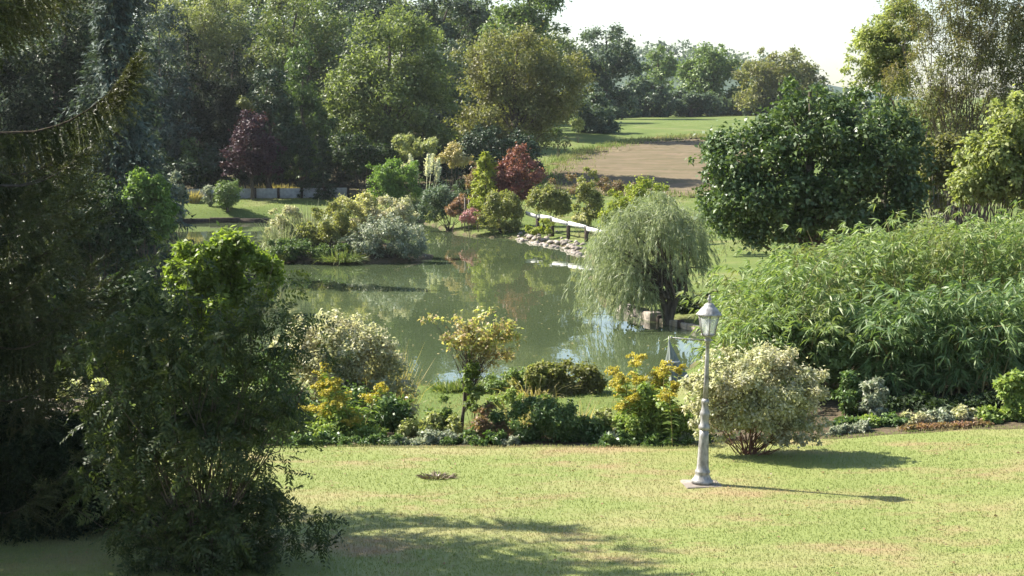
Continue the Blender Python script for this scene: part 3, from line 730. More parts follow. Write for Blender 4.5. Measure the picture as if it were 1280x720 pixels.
copies(bt, [(-20, 150, 1.05, 1), (60, 165, 1.12, 2), (120, 152, 1.0, 3), (255, 158, 1.0, 4.4), (330, 166, 1.05, 5), (505, 165, .92, 6), (560, 158, .84, .7), (610, 168, .88, 1.7), (690, 172, .62, 2.6)],
       ['tall dull green back-row tree ' + w_ for w_ in ('above the bright green tree', 'behind the far side of the left spruce', 'behind the left spruce branch', 'behind the blue conifer', 'behind the pale birch',
        'behind the brown-tinged oak', 'peering over the right of the bright green tree', 'between bright green tree and olive dome', 'behind the left of the olive dome', 'lowest one, right of the olive dome')], 'tree', 'back row of the wood')
bt = plant('back_row_tree', 'x', 'tree', 140, 300, [(300, 60, 54, 55), (280, 110, 50, 60), (325, 120, 46, 55), (300, 170, 60, 50)], M['bluegreen'], 13000, .36, ncl=140, nl=14, trunk=.3)
copies(bt, [(30, 120, .9, 1), (110, 132, 1.0, 2), (190, 128, .95, 3), (350, 135, 1.0, 4), (430, 138, .9, 5), (555, 136, .8, .5), (610, 135, .75, 1.5)],
       ['dark blue-green tree inside the wood ' + w_ for w_ in ('behind the purple-leaved tree', 'half hidden by the left spruce', 'just left of the blue conifer', 'just right of the blue conifer', 'behind the streaked conifer',
        'behind the left of the bright green tree', 'filling the gap beside the olive dome', 'directly behind the olive dome')], 'tree', 'dark trees inside the wood')
sb = plant('side_wood_tree', 'x', 'tree', 100, -140, [(-140, 30, 70, 70), (-180, 90, 60, 70), (-100, 100, 60, 70), (-140, 170, 80, 50)], M['brownoak'], 7000, .5, ncl=110, nl=14, trunk=.3)  # off-frame trees, added to shade the left side of the wood
copies(sb, [(-150, 76, 1.0, 1), (-210, 90, 1.1, 2), (-110, 124, 1.0, 3), (-190, 62, .9, 4), (-260, 52, .9, 5)],
       'unseen broad dull green tree shading the wood beyond the left spruce', 'tree', 'wood beyond the left spruce')
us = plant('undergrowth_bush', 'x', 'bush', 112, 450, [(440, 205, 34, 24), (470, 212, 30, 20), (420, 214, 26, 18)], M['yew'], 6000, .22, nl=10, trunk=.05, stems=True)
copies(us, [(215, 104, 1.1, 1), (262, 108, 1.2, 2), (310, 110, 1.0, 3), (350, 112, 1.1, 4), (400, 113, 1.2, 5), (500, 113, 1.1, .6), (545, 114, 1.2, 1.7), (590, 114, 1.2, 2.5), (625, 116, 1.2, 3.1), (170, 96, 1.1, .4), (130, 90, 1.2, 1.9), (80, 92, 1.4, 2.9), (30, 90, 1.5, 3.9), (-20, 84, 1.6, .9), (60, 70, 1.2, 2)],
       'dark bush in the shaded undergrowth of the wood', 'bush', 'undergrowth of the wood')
hb = plant('field_hedge_bush', 'x', 'bush', 205, 800, [(800, 138, 24, 15), (780, 142, 18, 12), (822, 142, 18, 12)], M['bluegreen'], 4500, .42, nl=6, trunk=.15, stems=True)
copies(hb, [(770, 200, 1.0, 1), (745, 188, 1.1, 2), (850, 212, 1.1, 3), (890, 214, 1.2, 4), (930, 214, 1.1, 5), (965, 212, 1.2, .5), (1005, 210, 1.2, 1.4), (1050, 208, 1.3, 2.3)],
       ['low dark hedge bush at the far field edge ' + w_ for w_ in ('under the low rounded hedge tree', 'right under the tall blue-green tree', 'left under the tall blue-green tree', 'under the narrow pale tree', 'under the domed pale tree',
        'between domed pale tree and olive tree', 'left under the olive far tree', 'right under the olive far tree', 'behind the top of the glossy tree')], 'bush', 'hedge along the far edge of the field')
plant('plum_tree', 'small purple-leaved tree in the dark wood edge', 'tree', 103.5, 316, [(316, 176, 32, 38), (300, 200, 26, 30), (335, 200, 24, 30)], M['purple'], 9000, .19, nl=14, trunk=.1)
plant('wood_shrub', 'yellow-green sprig of foliage above the purple-leaved tree', 'shrub', 111, 322, [(318, 128, 22, 10), (335, 136, 14, 8)], M['oliveyellow'], 1800, .2, nl=6, trunk=.06)
plant('wood_shrub', 'olive spreading shrub under the dark conifers beside the far wall', 'shrub', 107, 240, [(238, 200, 34, 24), (258, 216, 24, 18), (215, 214, 22, 22)], M['midgreen'], 9000, .2, nl=12, trunk=.07, stems=True)
conifer('yew_column', 'dark columnar yew right of the far stone wall', 105, 384, 168, 13, M['yew'], 3600, .22, power=.35, skirt=.02)
conifer('yew_column', 'dark columnar yew nearest the bright green tree', 104, 405, 172, 12, M['yew'], 3600, .22, power=.35, skirt=.02)
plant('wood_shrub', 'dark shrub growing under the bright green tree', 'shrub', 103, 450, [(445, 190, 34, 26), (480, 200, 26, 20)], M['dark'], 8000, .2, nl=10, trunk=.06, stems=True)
plant('wood_shrub', 'pale grey-green shrub behind the white plumes', 'shrub', 103, 520, [(505, 182, 17, 18), (532, 184, 18, 14)], M['palehedge'], 5200, .17, nl=10, trunk=.05, stems=True)
plant('wood_shrub', 'dry brown shrub in front of the dark shade of the olive dome', 'shrub', 101, 566, [(568, 196, 24, 16), (555, 204, 18, 12)], M['straw'], 3500, .16, nl=10, trunk=.04, stems=True)
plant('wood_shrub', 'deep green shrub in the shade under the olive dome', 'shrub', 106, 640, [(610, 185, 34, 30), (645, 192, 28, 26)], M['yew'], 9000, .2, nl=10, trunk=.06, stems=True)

# ------------------------------------------------------------------ far bank: lawn, wall, clipped trees
def stone_wall(name, label, x0, x1, d0, d1, h, n):
    SEED[0] += 1; rng = np.random.default_rng(SEED[0])
    a = on_ground(x0, d0); b = on_ground(x1, d1); base = (a + b) / 2; base[2] = min(a[2], b[2])
    root = thing(name, label, 'wall', base)
    rz = math.atan2(b[1] - a[1], b[0] - a[0]); ln = np.linalg.norm((b - a)[:2]); s = ln / n
    for k in range(n):
        c = a + (b - a) * ((k + .5) / n); z = gz(c[0], c[1])
        mb = MB(); box(mb, (c[0], c[1], z + h / 2 - .06), (s - .16, .22, h + .12), rz, rng, .006, .02); mb.build('wall_panel', CONCRETE, root, base)
    for k in range(n + 1):
        c = a + (b - a) * (k / n); z = gz(c[0], c[1])
        mb = MB(); box(mb, (c[0], c[1] - .03, z + h / 2 - .05), (.15, .3, h + .2), rz, rng, .004, .02); mb.build('wall_post', WOODDARK, root, base)
stone_wall('garden_wall', 'low grey concrete panel wall behind the far lawn', 232, 436, 104, 105, .62, 7)
plant('clipped_tree', 'small round clipped tree on a short trunk on the far lawn', 'tree', 98, 285, [(285, 242, 18, 17)], M['fargreen'], 5000, .13, ncl=60, nl=14, trunk=.07, top=at(285, 240, 98))
plant('clipped_tree', 'small pale bushy tree beside the clipped tree on the far lawn', 'tree', 99, 263, [(263, 243, 9, 14), (268, 248, 8, 10)], M['silver'], 2500, .13, nl=10, trunk=.05, top=at(263, 240, 99))
tuft('dry_grass', 'pale dry grass tuft by the far wall near the clipped trees', 'grass', 101, 243, 22, 18, M['straw'], 260, .05)
for k, (px, dd_) in enumerate([(312, 107), (330, 107.5), (348, 108), (364, 108)]):
    tuft('dry_grass', 'low dry straw-coloured grass tuft along the top of the far wall', 'grass', dd_, px, 16, 26, M['straw'], 300, .06, group='dry grass above the far wall')
plant('bank_shrub', 'bushy shrub with a bright green lit top on the left bank', 'shrub', 60, 182, [(182, 235, 28, 26), (168, 262, 32, 34), (196, 268, 26, 32)], M['bright'], 12000, .15, nl=14, trunk=.06, stems=True)
plant('bank_shrub', 'mottled grey-green shrub right of the bright-topped bank shrub', 'shrub', 64, 215, [(214, 232, 13, 22), (220, 252, 14, 22)], M['silver'], 5000, .13, nl=12, trunk=.05, stems=True)
plant('bank_shrub', 'dark green mass of foliage at the left end of the pond', 'shrub', 50, 130, [(120, 280, 50, 60), (160, 310, 40, 40), (80, 320, 50, 60)], M['dark'], 14000, .14, nl=14, trunk=.06, stems=True)
# timber edging of the far shore
def edging(name, label, pts, h, seg, mat, z0, dpt=.18, postmat=None):
    SEED[0] += 1; rng = np.random.default_rng(SEED[0])
    base = np.array([*np.mean(pts, 0)[:2], z0]); root = thing(name, label, 'edging', base)
    for a, b in zip(pts[:-1], pts[1:]):
        a = np.asarray(a, float); b = np.asarray(b, float); ln = np.linalg.norm(b - a); n = max(1, int(round(ln / seg))); rz = math.atan2(b[1] - a[1], b[0] - a[0])
        for k in range(n):
            c = a + (b - a) * ((k + .5) / n); hh = h * rng.uniform(.9, 1.08)
            mb = MB(); box(mb, (c[0], c[1], z0 + hh / 2), (ln / n - .03, dpt, hh), rz + rng.normal(0, .012), rng, .008, .02); mb.build('plank', mat, root, base)
        if postmat:
            mb = MB(); box(mb, (a[0], a[1] - .16, z0 + h * .6), (.16, .16, h * 1.25), rz, rng, .006, .02); mb.build('post', postmat, root, base)
edging('timber_edging', 'dark timber edging along the far shore below the clipped trees', [hit(px, 278.3, ZW)[:2] for px in (226, 262, 300, 336)], .42, 1.5, WOODDARK, ZW - .15)

# ------------------------------------------------------------------ planting on the far right shore
plant('round_bush', 'round bright green bush beside the white plumes', 'bush', 97, 490, [(490, 216, 32, 20), (482, 235, 28, 22), (503, 236, 26, 24)], M['bright'], 12000, .16, nl=14, trunk=.06, stems=True)
tuft('pampas_grass', 'pampas grass with tall white plumes behind the round bush', 'grass', 98, 530, 36, 60, M['grassgrey'], 900, .05, .7, plumes=9, plume_px=70)
plant('shore_shrub', 'blue-green mounded shrub sloping down to the far shore', 'shrub', 88, 560, [(555, 246, 32, 18), (540, 258, 22, 18), (575, 258, 24, 18)], M['bluemound'], 9000, .13, nl=14, trunk=.05, stems=True)
plant('shore_shrub', 'dark green spiky shrub behind the blue-green mound', 'shrub', 90, 590, [(592, 238, 20, 14), (578, 236, 14, 12)], M['dark'], 3500, .15, nl=10, trunk=.04, stems=True)
conifer('golden_conifer', 'bright yellow-green feathery conifer beside the red shrub', 87, 607, 190, 22, M['yellowcon'], 5000, .24, power=.4, skirt=.02, width=.3)
plant('shore_shrub', 'brownish open shrub left of the golden conifer', 'shrub', 88.5, 592, [(591, 222, 10, 22), (596, 240, 9, 14)], M['pieris'], 2200, .14, nl=10, trunk=.04, stems=True)
plant('red_shrub', 'dark red-leaved shrub on the far shore', 'shrub', 87, 646, [(648, 206, 22, 22), (634, 222, 22, 20), (660, 220, 20, 22), (645, 240, 26, 14)], M['red'], 11000, .14, nl=18, trunk=.05, stems=True, fill=.4)
plant('shore_shrub', 'olive-green bushy shrub overhanging the water near the white fence', 'shrub', 83.6, 627, [(628, 252, 22, 18), (614, 270, 18, 22), (638, 272, 16, 22)], M['oliveyellow'], 9500, .13, nl=14, trunk=.05, stems=True)
plant('heather', 'pink heather mound at the far water edge', 'flowers', 84, 587, [(588, 271, 14, 11)], M['pink'], 2600, .1, nl=8, trunk=.02, stems=True)
plant('heather', 'reddish brown low plant left of the pink heather', 'flowers', 86.5, 566, [(566, 262, 10, 9)], M['rust'], 1800, .1, nl=6, trunk=.02, stems=True)
plant('shore_shrub', 'rusty-leaved low shrub above the pink heather', 'shrub', 86.5, 578, [(578, 252, 12, 9)], M['rust'], 1600, .11, nl=6, trunk=.02, stems=True)
plant('shore_shrub', 'lime-green low shrub above the pink heather and right of the rusty one', 'shrub', 85, 598, [(597, 258, 12, 12)], M['limey'], 2000, .11, nl=8, trunk=.02, stems=True)
plant('shore_shrub', 'pale low plant at the water edge below the blue-green mound', 'shrub', 91, 543, [(541, 272, 12, 7), (552, 274, 8, 6)], M['palehedge'], 1800, .1, nl=6, trunk=.02, stems=True)
plant('fence_bush', 'round yellow-green bush growing over the white fence', 'bush', 82.5, 686, [(686, 250, 26, 17), (672, 258, 16, 14), (702, 260, 14, 14)], M['oliveyellow'], 8500, .13, nl=14, trunk=.05, stems=True)
plant('fence_bush', 'upright pale feathery shrub behind the white fence', 'bush', 80, 736, [(733, 228, 14, 20), (738, 250, 17, 26), (728, 268, 14, 16)], M['oliveyellow'], 6500, .13, nl=14, trunk=.05, stems=True, fill=.35)
plant('fence_bush', 'small golden shrub beside the white fence', 'bush', 79, 724, [(724, 275, 9, 9)], M['creamgold'], 1200, .11, nl=6, trunk=.02, stems=True)
plant('fence_bush', 'yellow-green leafy bush behind the weeping willow', 'bush', 74, 782, [(775, 262, 26, 24), (805, 250, 30, 28), (765, 285, 20, 18)], M['limey'], 8000, .14, nl=14, trunk=.05, stems=True)
plant('fence_bush', 'low bright yellow-green plant between the fence and the stones', 'bush', 80, 677, [(668, 287, 11, 8), (684, 284, 10, 10)], M['limey'], 2200, .11, nl=8, trunk=.02, stems=True)
plant('field_scrub', 'dull brown scrub at the foot of the ploughed field', 'shrub', 96, 742, [(712, 228, 26, 12), (765, 232, 26, 12)], M['pieris'], 3200, .13, nl=14, trunk=.03, stems=True, fill=.3)

# small brick and timber structure under the dry shrub
def brick_hut():
    d = 97; base = on_ground(575, d); root = thing('brick_barbecue', 'small red brick and dark timber garden structure behind the blue-green mound', 'structure', base)
    rng = np.random.default_rng(4); k = d / F
    for row in range(9):
        for c in range(4):
            mb = MB(); box(mb, base + np.array([(c - 1.5 + .5 * (row % 2) - .25) * .23, 0, .05 + row * .105]), (.215, .3, .09), 0, rng, .004, .01); mb.build('brick', BRICK, root, base)
    mb = MB(); box(mb, base + np.array([-.25, .1, 1.12]), (1.9, .7, .1), .03, rng, .01, .02); mb.build('beam', WOODDARK, root, base)
    mb = MB(); box(mb, base + np.array([-.75, .15, .6]), (.12, .12, 1.5), 0, rng, .01, .02); mb.build('post', WOODDARK, root, base)
    mb = MB(); box(mb, base + np.array([.05, .35, .85]), (.16, .16, 2.2), 0, rng, .01, .02); mb.build('post', WOODDARK, root, base)
    mb = MB(); box(mb, base + np.array([.62, .35, .75]), (.16, .16, 1.9), 0, rng, .01, .02); mb.build('post', WOODDARK, root, base)
    mb = MB()
    t = np.linspace(0, math.pi, 9); tube(mb, base + np.stack([-.45 + .55 * np.cos(t), np.full(9, .3), 1.15 + .4 * np.sin(t)], 1), .07, 6); mb.build('arch', WOODDARK, root, base)
brick_hut()
for px, top in ((581, 247), (586, 250)):
    b = on_ground(px, 85.6); t_ = at(px, top, 85.6); mb = MB(); tube(mb, [b - np.array([0, 0, .1]), (b + t_) / 2 + .006, t_], [.035, .034, .03], 6, True)
    tag(mb.build('stake', BARK_PALE, None, b), 'short thin wooden stake standing among the heather', 'stake', 'stakes among the heather')

# white rail fence
def rail_fence():
    pts = [(657, 83.6), (672, 82.3), (690.5, 80.7), (710.5, 78.8), (733, 76.6), (757, 74.4)]
    tops = [266, 271, 274, 280, 285.5, 291]
    base = on_ground(705, 78); root = thing('rail_fence', 'white single-rail fence on dark posts above the stony bank', 'fence', base)
    rng = np.random.default_rng(12); G_ = [on_ground(px, d) for px, d in pts]
    Tp = [at(px, ty, d) for (px, d), ty in zip(pts, tops)]
    for k in range(1, 6):
        mb = MB(); h = Tp[k][2] - G_[k][2] + .12
        box(mb, (G_[k][0], G_[k][1] + .02, G_[k][2] + h / 2 - .1), (.16, .12, h + .2), -.6, rng, .006, .015); mb.build('post', WOODDARK, root, base)
    for k in range(5):
        a = Tp[k] - np.array([0, .09, .0]); b = Tp[k + 1] - np.array([0, .09, .0]); a = a + (b - a) * .02; b = b - (b - a) * .02; a = a + np.array([0, 0, .05 * (k % 2)]); b = b + np.array([0, 0, .05 * (k % 2)])
        hgt = .19; up = np.array([0, 0, hgt / 2]); fw = unit(np.cross(b - a, [0, 0, 1.0])) * .025
        mb = MB(); v = [a - up - fw, b - up - fw, b + up - fw, a + up - fw, a - up + fw, b - up + fw, b + up + fw, a + up + fw]
        mb.add(v, q=[(0, 1, 2, 3), (5, 4, 7, 6), (3, 2, 6, 7), (1, 0, 4, 5), (0, 3, 7, 4), (2, 1, 5, 6)]); mb.build('rail', WHITE, root, base)
rail_fence()
# shore stones
def stone_mesh(seed):
    rng = np.random.default_rng(seed); bm_v = []; n1, n2 = 5, 7
    mb = MB(); th = np.linspace(.15, math.pi - .15, n1); ph = np.arange(n2) / n2 * 6.283
    v = np.array([[math.sin(a) * math.cos(p), math.sin(a) * math.sin(p), math.cos(a)] for a in th for p in ph]) * rng.uniform(.78, 1.15, (n1 * n2, 1)) * np.array([.5, .42, .36])
    i = np.arange(n1 - 1)[:, None] * n2; j = np.arange(n2)[None]
    q = np.stack([i + j, i + n2 + j, i + n2 + (j + 1) % n2, i + (j + 1) % n2], -1).reshape(-1, 4)
    v = np.vstack([v, [0, 0, .36], [0, 0, -.36]]); t = [(n1 * n2, k, (k + 1) % n2) for k in range(n2)] + [(n1 * n2 + 1, (n1 - 1) * n2 + (k + 1) % n2, (n1 - 1) * n2 + k) for k in range(n2)]
    mb.add(v, t=t, q=q); o = mb.build('shore_stone', STONE); return o
protos = [stone_mesh(s) for s in range(6)]; used = [False] * 6
rng = np.random.default_rng(77)
for k in range(130):
    s = rng.random(); px = 646 + s * 88; py = np.interp(px, [646, 700, 736], [298.8, 308.2, 321]) - abs(rng.normal(0, 1)) * 3.2 * (1 if rng.random() < .7 else 1.8)
    p = hit(px, py, ZW + .1); q_ = k % 6
    o = protos[q_] if not used[q_] else protos[q_].copy()
    if used[q_]: COL.objects.link(o)
    used[q_] = True
    sc_ = rng.uniform(.16, .42); o.scale = (sc_ * rng.uniform(.8, 1.3), sc_, sc_ * rng.uniform(.7, 1)); o.rotation_euler = (rng.normal(0, .2), rng.normal(0, .2), rng.uniform(0, 6))
    o.location = (p[0], p[1], max(gz(p[0], p[1]), ZW - .05) + .08 * sc_)
    tag(o, 'rough pale stone in the bank below the white fence', 'stone', 'stones along the bank below the fence')

# ------------------------------------------------------------------ island
tuft('island_grass', 'large arching grey-green grass clump on the island', 'grass', 71, 385, 66, 62, M['grassgrey'], 1300, .04, .75, upright=.7)
tuft('island_grass', 'low pale straw-tinged grass clump at the left of the island', 'grass', 70, 352, 58, 52, M['grassgrey'], 900, .035, .9)
plant('island_shrub', 'yellow-green shrub in the middle of the island', 'shrub', 69.5, 412, [(412, 272, 26, 22), (398, 288, 24, 18), (425, 290, 22, 20)], M['oliveyellow'], 8000, .12, nl=14, trunk=.04, stems=True)
plant('island_shrub', 'cream-tinged yellow shrub at the top of the island', 'shrub', 71.5, 455, [(452, 254, 28, 18), (440, 272, 24, 20), (466, 270, 22, 22)], M['creamgold'], 8000, .12, nl=14, trunk=.04, stems=True)
plant('island_shrub', 'cream variegated shrub at the right top of the island', 'shrub', 71, 495, [(492, 260, 24, 18), (508, 276, 18, 20), (480, 276, 20, 20)], M['cream'], 7000, .11, nl=14, trunk=.04, stems=True)
plant('island_shrub', 'dense white-flecked shrub overhanging the water at the island tip', 'shrub', 68.6, 488, [(480, 296, 34, 26), (508, 302, 28, 24), (455, 306, 26, 18)], M['silver'], 13000, .11, nl=16, trunk=.04, stems=True)
plant('island_shrub', 'rosy pale shrub at the left of the island', 'shrub', 70.5, 362, [(360, 276, 22, 22), (345, 292, 18, 20)], M['cream'], 5500, .11, nl=12, trunk=.03, stems=True)
plant('island_shrub', 'low dark green spreading plant along the island waterline', 'shrub', 68.2, 385, [(352, 312, 24, 14), (385, 314, 30, 14), (420, 316, 28, 12)], M['midgreen'], 9000, .11, nl=16, trunk=.03, stems=True)
tuft('island_grass', 'short olive rushes at the left end of the island', 'grass', 68.6, 345, 26, 50, M['reed'], 700, .03, .6)
tuft('island_grass', 'short olive rushes at the front edge of the island', 'grass', 67.9, 425, 22, 70, M['reed'], 900, .03, .6)

# ------------------------------------------------------------------ weeping willow and stone landing
def willow():
    d = 47.5; rng = np.random.default_rng(31); base = on_ground(834, d); root = thing('willow_tree', 'small grey-green weeping willow leaning over the water', 'tree', base)
    lob = lobes_px([(812, 288, 66, 44), (774, 322, 46, 46), (852, 305, 42, 44), (825, 262, 48, 26), (785, 348, 44, 34)], d)
    C, P, dd, _ = sample(rng, lob, 190, 15000, fill=.35, cr=(.18, .32))
    lm = MB(); N, T = orient(rng, dd, .6)
    blades(lm, P, T, rng.uniform(.09, .17, len(P)), .02, .25, rng)
    # hanging strands
    n = 620; S = C[rng.integers(len(C), size=n)] + rng.normal(0, .18, (n, 3))
    ctr = lob[:, :3].mean(0); outw = (S - ctr) * np.array([1, 1, 0]); outw = unit(outw + rng.normal(0, .3, (n, 3)) * np.array([1, 1, 0]))
    left = np.clip((ctr[0] - S[:, 0]) / 1.2, -.3, 1.0)
    ln = rng.uniform(.3, .8, n) + np.clip(left, 0, 1) * rng.uniform(.4, 1.5, n)
    ln = np.minimum(ln, S[:, 2] - (ZW + .12))
    sm = MB(); m = 30
    s = rng.random((n, m)); arch = (1 - (1 - s) ** 2)
    X = S[:, None] + outw[:, None] * (.45 * arch * ln[:, None])[..., None] - np.array([0, 0, 1.0]) * (ln[:, None] * s ** 1.5)[..., None]
    Pq = X.reshape(-1, 3); TT = unit(np.repeat(outw, m, 0) * .35 + rng.normal(0, .35, Pq.shape) + np.array([0, 0, -1.0]))
    blades(lm, Pq, TT, rng.uniform(.10, .2, len(Pq)), .018, .1, rng)
    tag(lm.build('crown', M['willow'], root, base), kind='stuff')
    wb = MB(); fork = base + np.array([.1, 0, .75])
    for off in (np.array([-.55, .1, 1.0]), np.array([.5, -.1, 1.05]), np.array([.05, .3, 1.3])):
        t = np.linspace(0, 1, 7)[:, None]; b0 = base + np.array([0, 0, -.15])
        pts = b0 * (1 - t) ** 2 + 2 * fork * t * (1 - t) + (fork + off) * t * t
        tube(wb, pts, .12 * (1.2 - .75 * t[:, 0]), 7)
    for e in C[rng.choice(len(C), 40, replace=False)]:
        s0 = fork + np.array([rng.normal(0, .3), rng.normal(0, .15), rng.uniform(.2, 1.0)]); tube(wb, [s0, (s0 + e) / 2 + np.array([0, 0, .15]), e], [.04, .025, .008], 5)
    wb.build('trunk', BARK, root, base, True)
willow()
tuft('shore_grass', 'long pale grass blades hanging into the water at the willow foot', 'grass', 48.6, 762, 55, 50, M['reed'], 700, .03, .8)
plant('bank_bush', 'dark undergrowth in the shade beneath the willow', 'bush', 49.6, 800, [(795, 365, 34, 22), (820, 358, 24, 24)], M['dark'], 5000, .11, nl=12, trunk=.03, stems=True)
plant('bank_bush', 'low dark bush right of the willow trunk', 'bush', 49, 862, [(862, 384, 22, 14), (885, 372, 14, 16)], M['dark'], 4500, .11, nl=10, trunk=.03, stems=True)
edge_pts = [hit(px, py, ZW)[:2] for px, py in ((776, 388.5), (795, 394), (820, 401.5))]
edging('stone_landing', 'pale stone slab edging with dark posts below the willow', edge_pts, .33, .55, STONE, ZW - .1, .4, WOODDARK)
edge_pts = [hit(px, py, ZW)[:2] for px, py in ((824, 402), (850, 408.5), (874, 414.5))]
edging('brick_edging', 'brownish block edging running right from the willow trunk', edge_pts, .26, .3, WOODPALE, ZW - .1, .22, WOODDARK)

# ------------------------------------------------------------------ right side: big trees
plant('glossy_tree', 'large dark tree with big glossy leaves above the bamboo', 'tree', 39, 1010,
      [(1005, 160, 78, 58), (930, 205, 62, 58), (1085, 175, 70, 62), (960, 250, 85, 60), (1060, 250, 95, 55), (1130, 200, 36, 50), (905, 250, 40, 45), (1005, 130, 40, 34)],
      M['glossy'], 45000, .125, Wd=.08, ncl=360, cr=(.14, .36), nl=36, trunk=.17, fill=.5)
plant('willow_tree', 'tall wispy grey-green tree with many upright branches at the right', 'tree', 50, 1195,
      [(1190, 50, 62, 62), (1250, 40, 60, 70), (1150, 110, 50, 52), (1215, 130, 60, 58), (1265, 130, 50, 60), (1160, 170, 36, 44), (1300, 60, 60, 80), (1200, -40, 80, 60), (1145, 15, 45, 40)],
      M['talltree'], 40000, .13, Wd=.04, ncl=520, cr=(.1, .22), nl=90, trunk=.055, stems=True, fill=.15, droop=.5, bark=BARK, flat=1.2)
plant('lime_tree', 'yellow-green tree at the left side of the tall wispy tree', 'tree', 54, 1100, [(1098, 58, 32, 42), (1080, 90, 26, 30), (1120, 90, 30, 40), (1130, 30, 30, 40)], M['hazel'], 17000, .13, Wd=.06, ncl=190, cr=(.14, .32), nl=30, trunk=.08, fill=.15)
plant('hazel_bush', 'yellowing broad-leaved bush below the tall wispy tree', 'bush', 34, 1245, [(1240, 200, 42, 48), (1272, 160, 34, 50), (1215, 230, 34, 34), (1290, 220, 40, 50)], M['hazel'], 19000, .11, Wd=.07, ncl=180, nl=30, trunk=.05, stems=True, fill=.25)
plant('hazel_bush', 'brownish twiggy bush between the glossy tree and the hazel bush', 'bush', 40, 1180, [(1178, 205, 28, 44), (1160, 240, 26, 34)], M['olive'], 7000, .12, Wd=.06, nl=40, trunk=.05, stems=True, fill=.3, bark=BARK_PALE)

plant('back_hedge', 'dull olive hedge behind the tall wispy tree', 'bush', 62, 1230, [(1180, 165, 50, 52), (1250, 160, 60, 50), (1310, 160, 50, 70), (1130, 180, 50, 56), (1220, 205, 70, 40)], M['brownoak'], 20000, .16, nl=20, trunk=.07, stems=True)
plant('back_hedge', 'grey-green hedge behind the glossy tree', 'bush', 66, 1080, [(1040, 205, 60, 40), (1100, 215, 50, 40), (960, 240, 60, 36), (920, 270, 50, 30)], M['midgreen'], 11000, .17, nl=20, trunk=.07, stems=True)
# ------------------------------------------------------------------ bamboo thicket
rng = np.random.default_rng(9)
def canes(x0, x1, n, topf, dz=(0, 2.2), jig=22):
    return [(x, np.interp(x, *topf) + abs(rng.normal(0, jig)) - 6, rng.uniform(*dz)) for x in np.linspace(x0, x1, n)]
TOP = ([890, 930, 1000, 1060, 1120, 1200, 1280, 1340], [375, 335, 298, 280, 268, 258, 258, 255])
bamboo('bamboo_clump', 'pale fine-leaved bamboo behind the lamp lantern', 26.5, canes(912, 1030, 46, TOP), M['bamboo'], .145, .023, 52, 'bamboo thicket')
bamboo('bamboo_clump', 'tall pale bamboo below the dark glossy tree', 28.5, canes(1010, 1160, 56, TOP), M['bamboo'], .155, .024, 52, 'bamboo thicket')
bamboo('bamboo_clump', 'tall pale bamboo below the hazel bush', 28.5, canes(1150, 1330, 60, TOP), M['bamboo'], .155, .024, 52, 'bamboo thicket')
bamboo('bamboo_clump', 'short pale bamboo at the left end of the thicket beside the lamp', 25.4, canes(898, 1015, 40, ([890, 930, 1000, 1040], [400, 365, 335, 330]), (0, 1.4)), M['bamboo'], .15, .024, 48, 'bamboo thicket')
TOP2 = ([1000, 1060, 1140, 1220, 1300], [430, 360, 345, 340, 330])
bamboo('bamboo_clump', 'dark broad-leaved bamboo drooping over the right border', 25.6, canes(1060, 1300, 60, TOP2, (0, 1.2), 26), M['bamboodark'], .205, .031, 44, 'bamboo thicket')
plant('climber', 'mixed leafy climber at the left end of the bamboo', 'shrub', 25.5, 950, [(985, 425, 36, 36), (1035, 440, 30, 40)], M['fargreen'], 7000, .10, Wd=.06, nl=26, trunk=.03, stems=True, fill=.35)

# ------------------------------------------------------------------ right border
plant('border_shrub', 'narrow column of pale green leaves climbing beside the variegated bush', 'shrub', 23.9, 1092, [(1093, 488, 13, 20), (1090, 512, 14, 22)], M['silver'], 3000, .075, nl=10, trunk=.02, stems=True)
plant('border_shrub', 'thin leafy climber between the variegated bush and the pale column', 'shrub', 24.2, 1062, [(1060, 490, 17, 26), (1066, 518, 16, 20)], M['bordergreen'], 3000, .075, nl=10, trunk=.02, stems=True)
plant('border_shrub', 'bright leafy shrub at the right end of the border', 'shrub', 23.5, 1266, [(1264, 482, 19, 22), (1272, 508, 24, 24)], M['goldleaf'], 5500, .085, nl=12, trunk=.025, stems=True)
for k, (px, py, rx, ry, mt, lb) in enumerate([
        (1086, 531, 16, 12, 'goldleaf', 'low yellow-green mound at the foot of the pale leaf column'),
        (1056, 536, 16, 12, 'bordergreen', 'low green mound beside the foot of the variegated bush'),
        (1116, 527, 20, 13, 'bordergreen', 'low green mound next to the pale leaf column'),
        (1146, 524, 20, 13, 'cream', 'low cream-edged mound between two green ones in the right border'),
        (1176, 521, 20, 13, 'silver', 'low silvery mound under the drooping bamboo'),
        (1206, 519, 20, 13, 'cream', 'low cream mound right of the silvery one'),
        (1234, 519, 18, 12, 'goldleaf', 'low yellowish mound beside the bright end shrub')]):
    plant('border_plant', lb, 'plant', 23.35, px, [(px, py + 3, rx, ry)], M[mt], 2400, .07, nl=8, trunk=.015, stems=True, group='low mounds in the right border')
for k, (px, d) in enumerate([(1138, 22.95), (1160, 22.98), (1182, 23.0), (1205, 23.04), (1227, 23.08)]):
    plant('bronze_plant', ('low rusty orange plant edging the right border' if k % 2 else 'low brownish green plant edging the right border'), 'plant', d, px, [(px, 539 - (px - 1138) * .03, 14, 6)], M['rust'] if k % 2 else M['pieris'], 900, .06, nl=5, trunk=.01, stems=True, group='rusty edging plants')
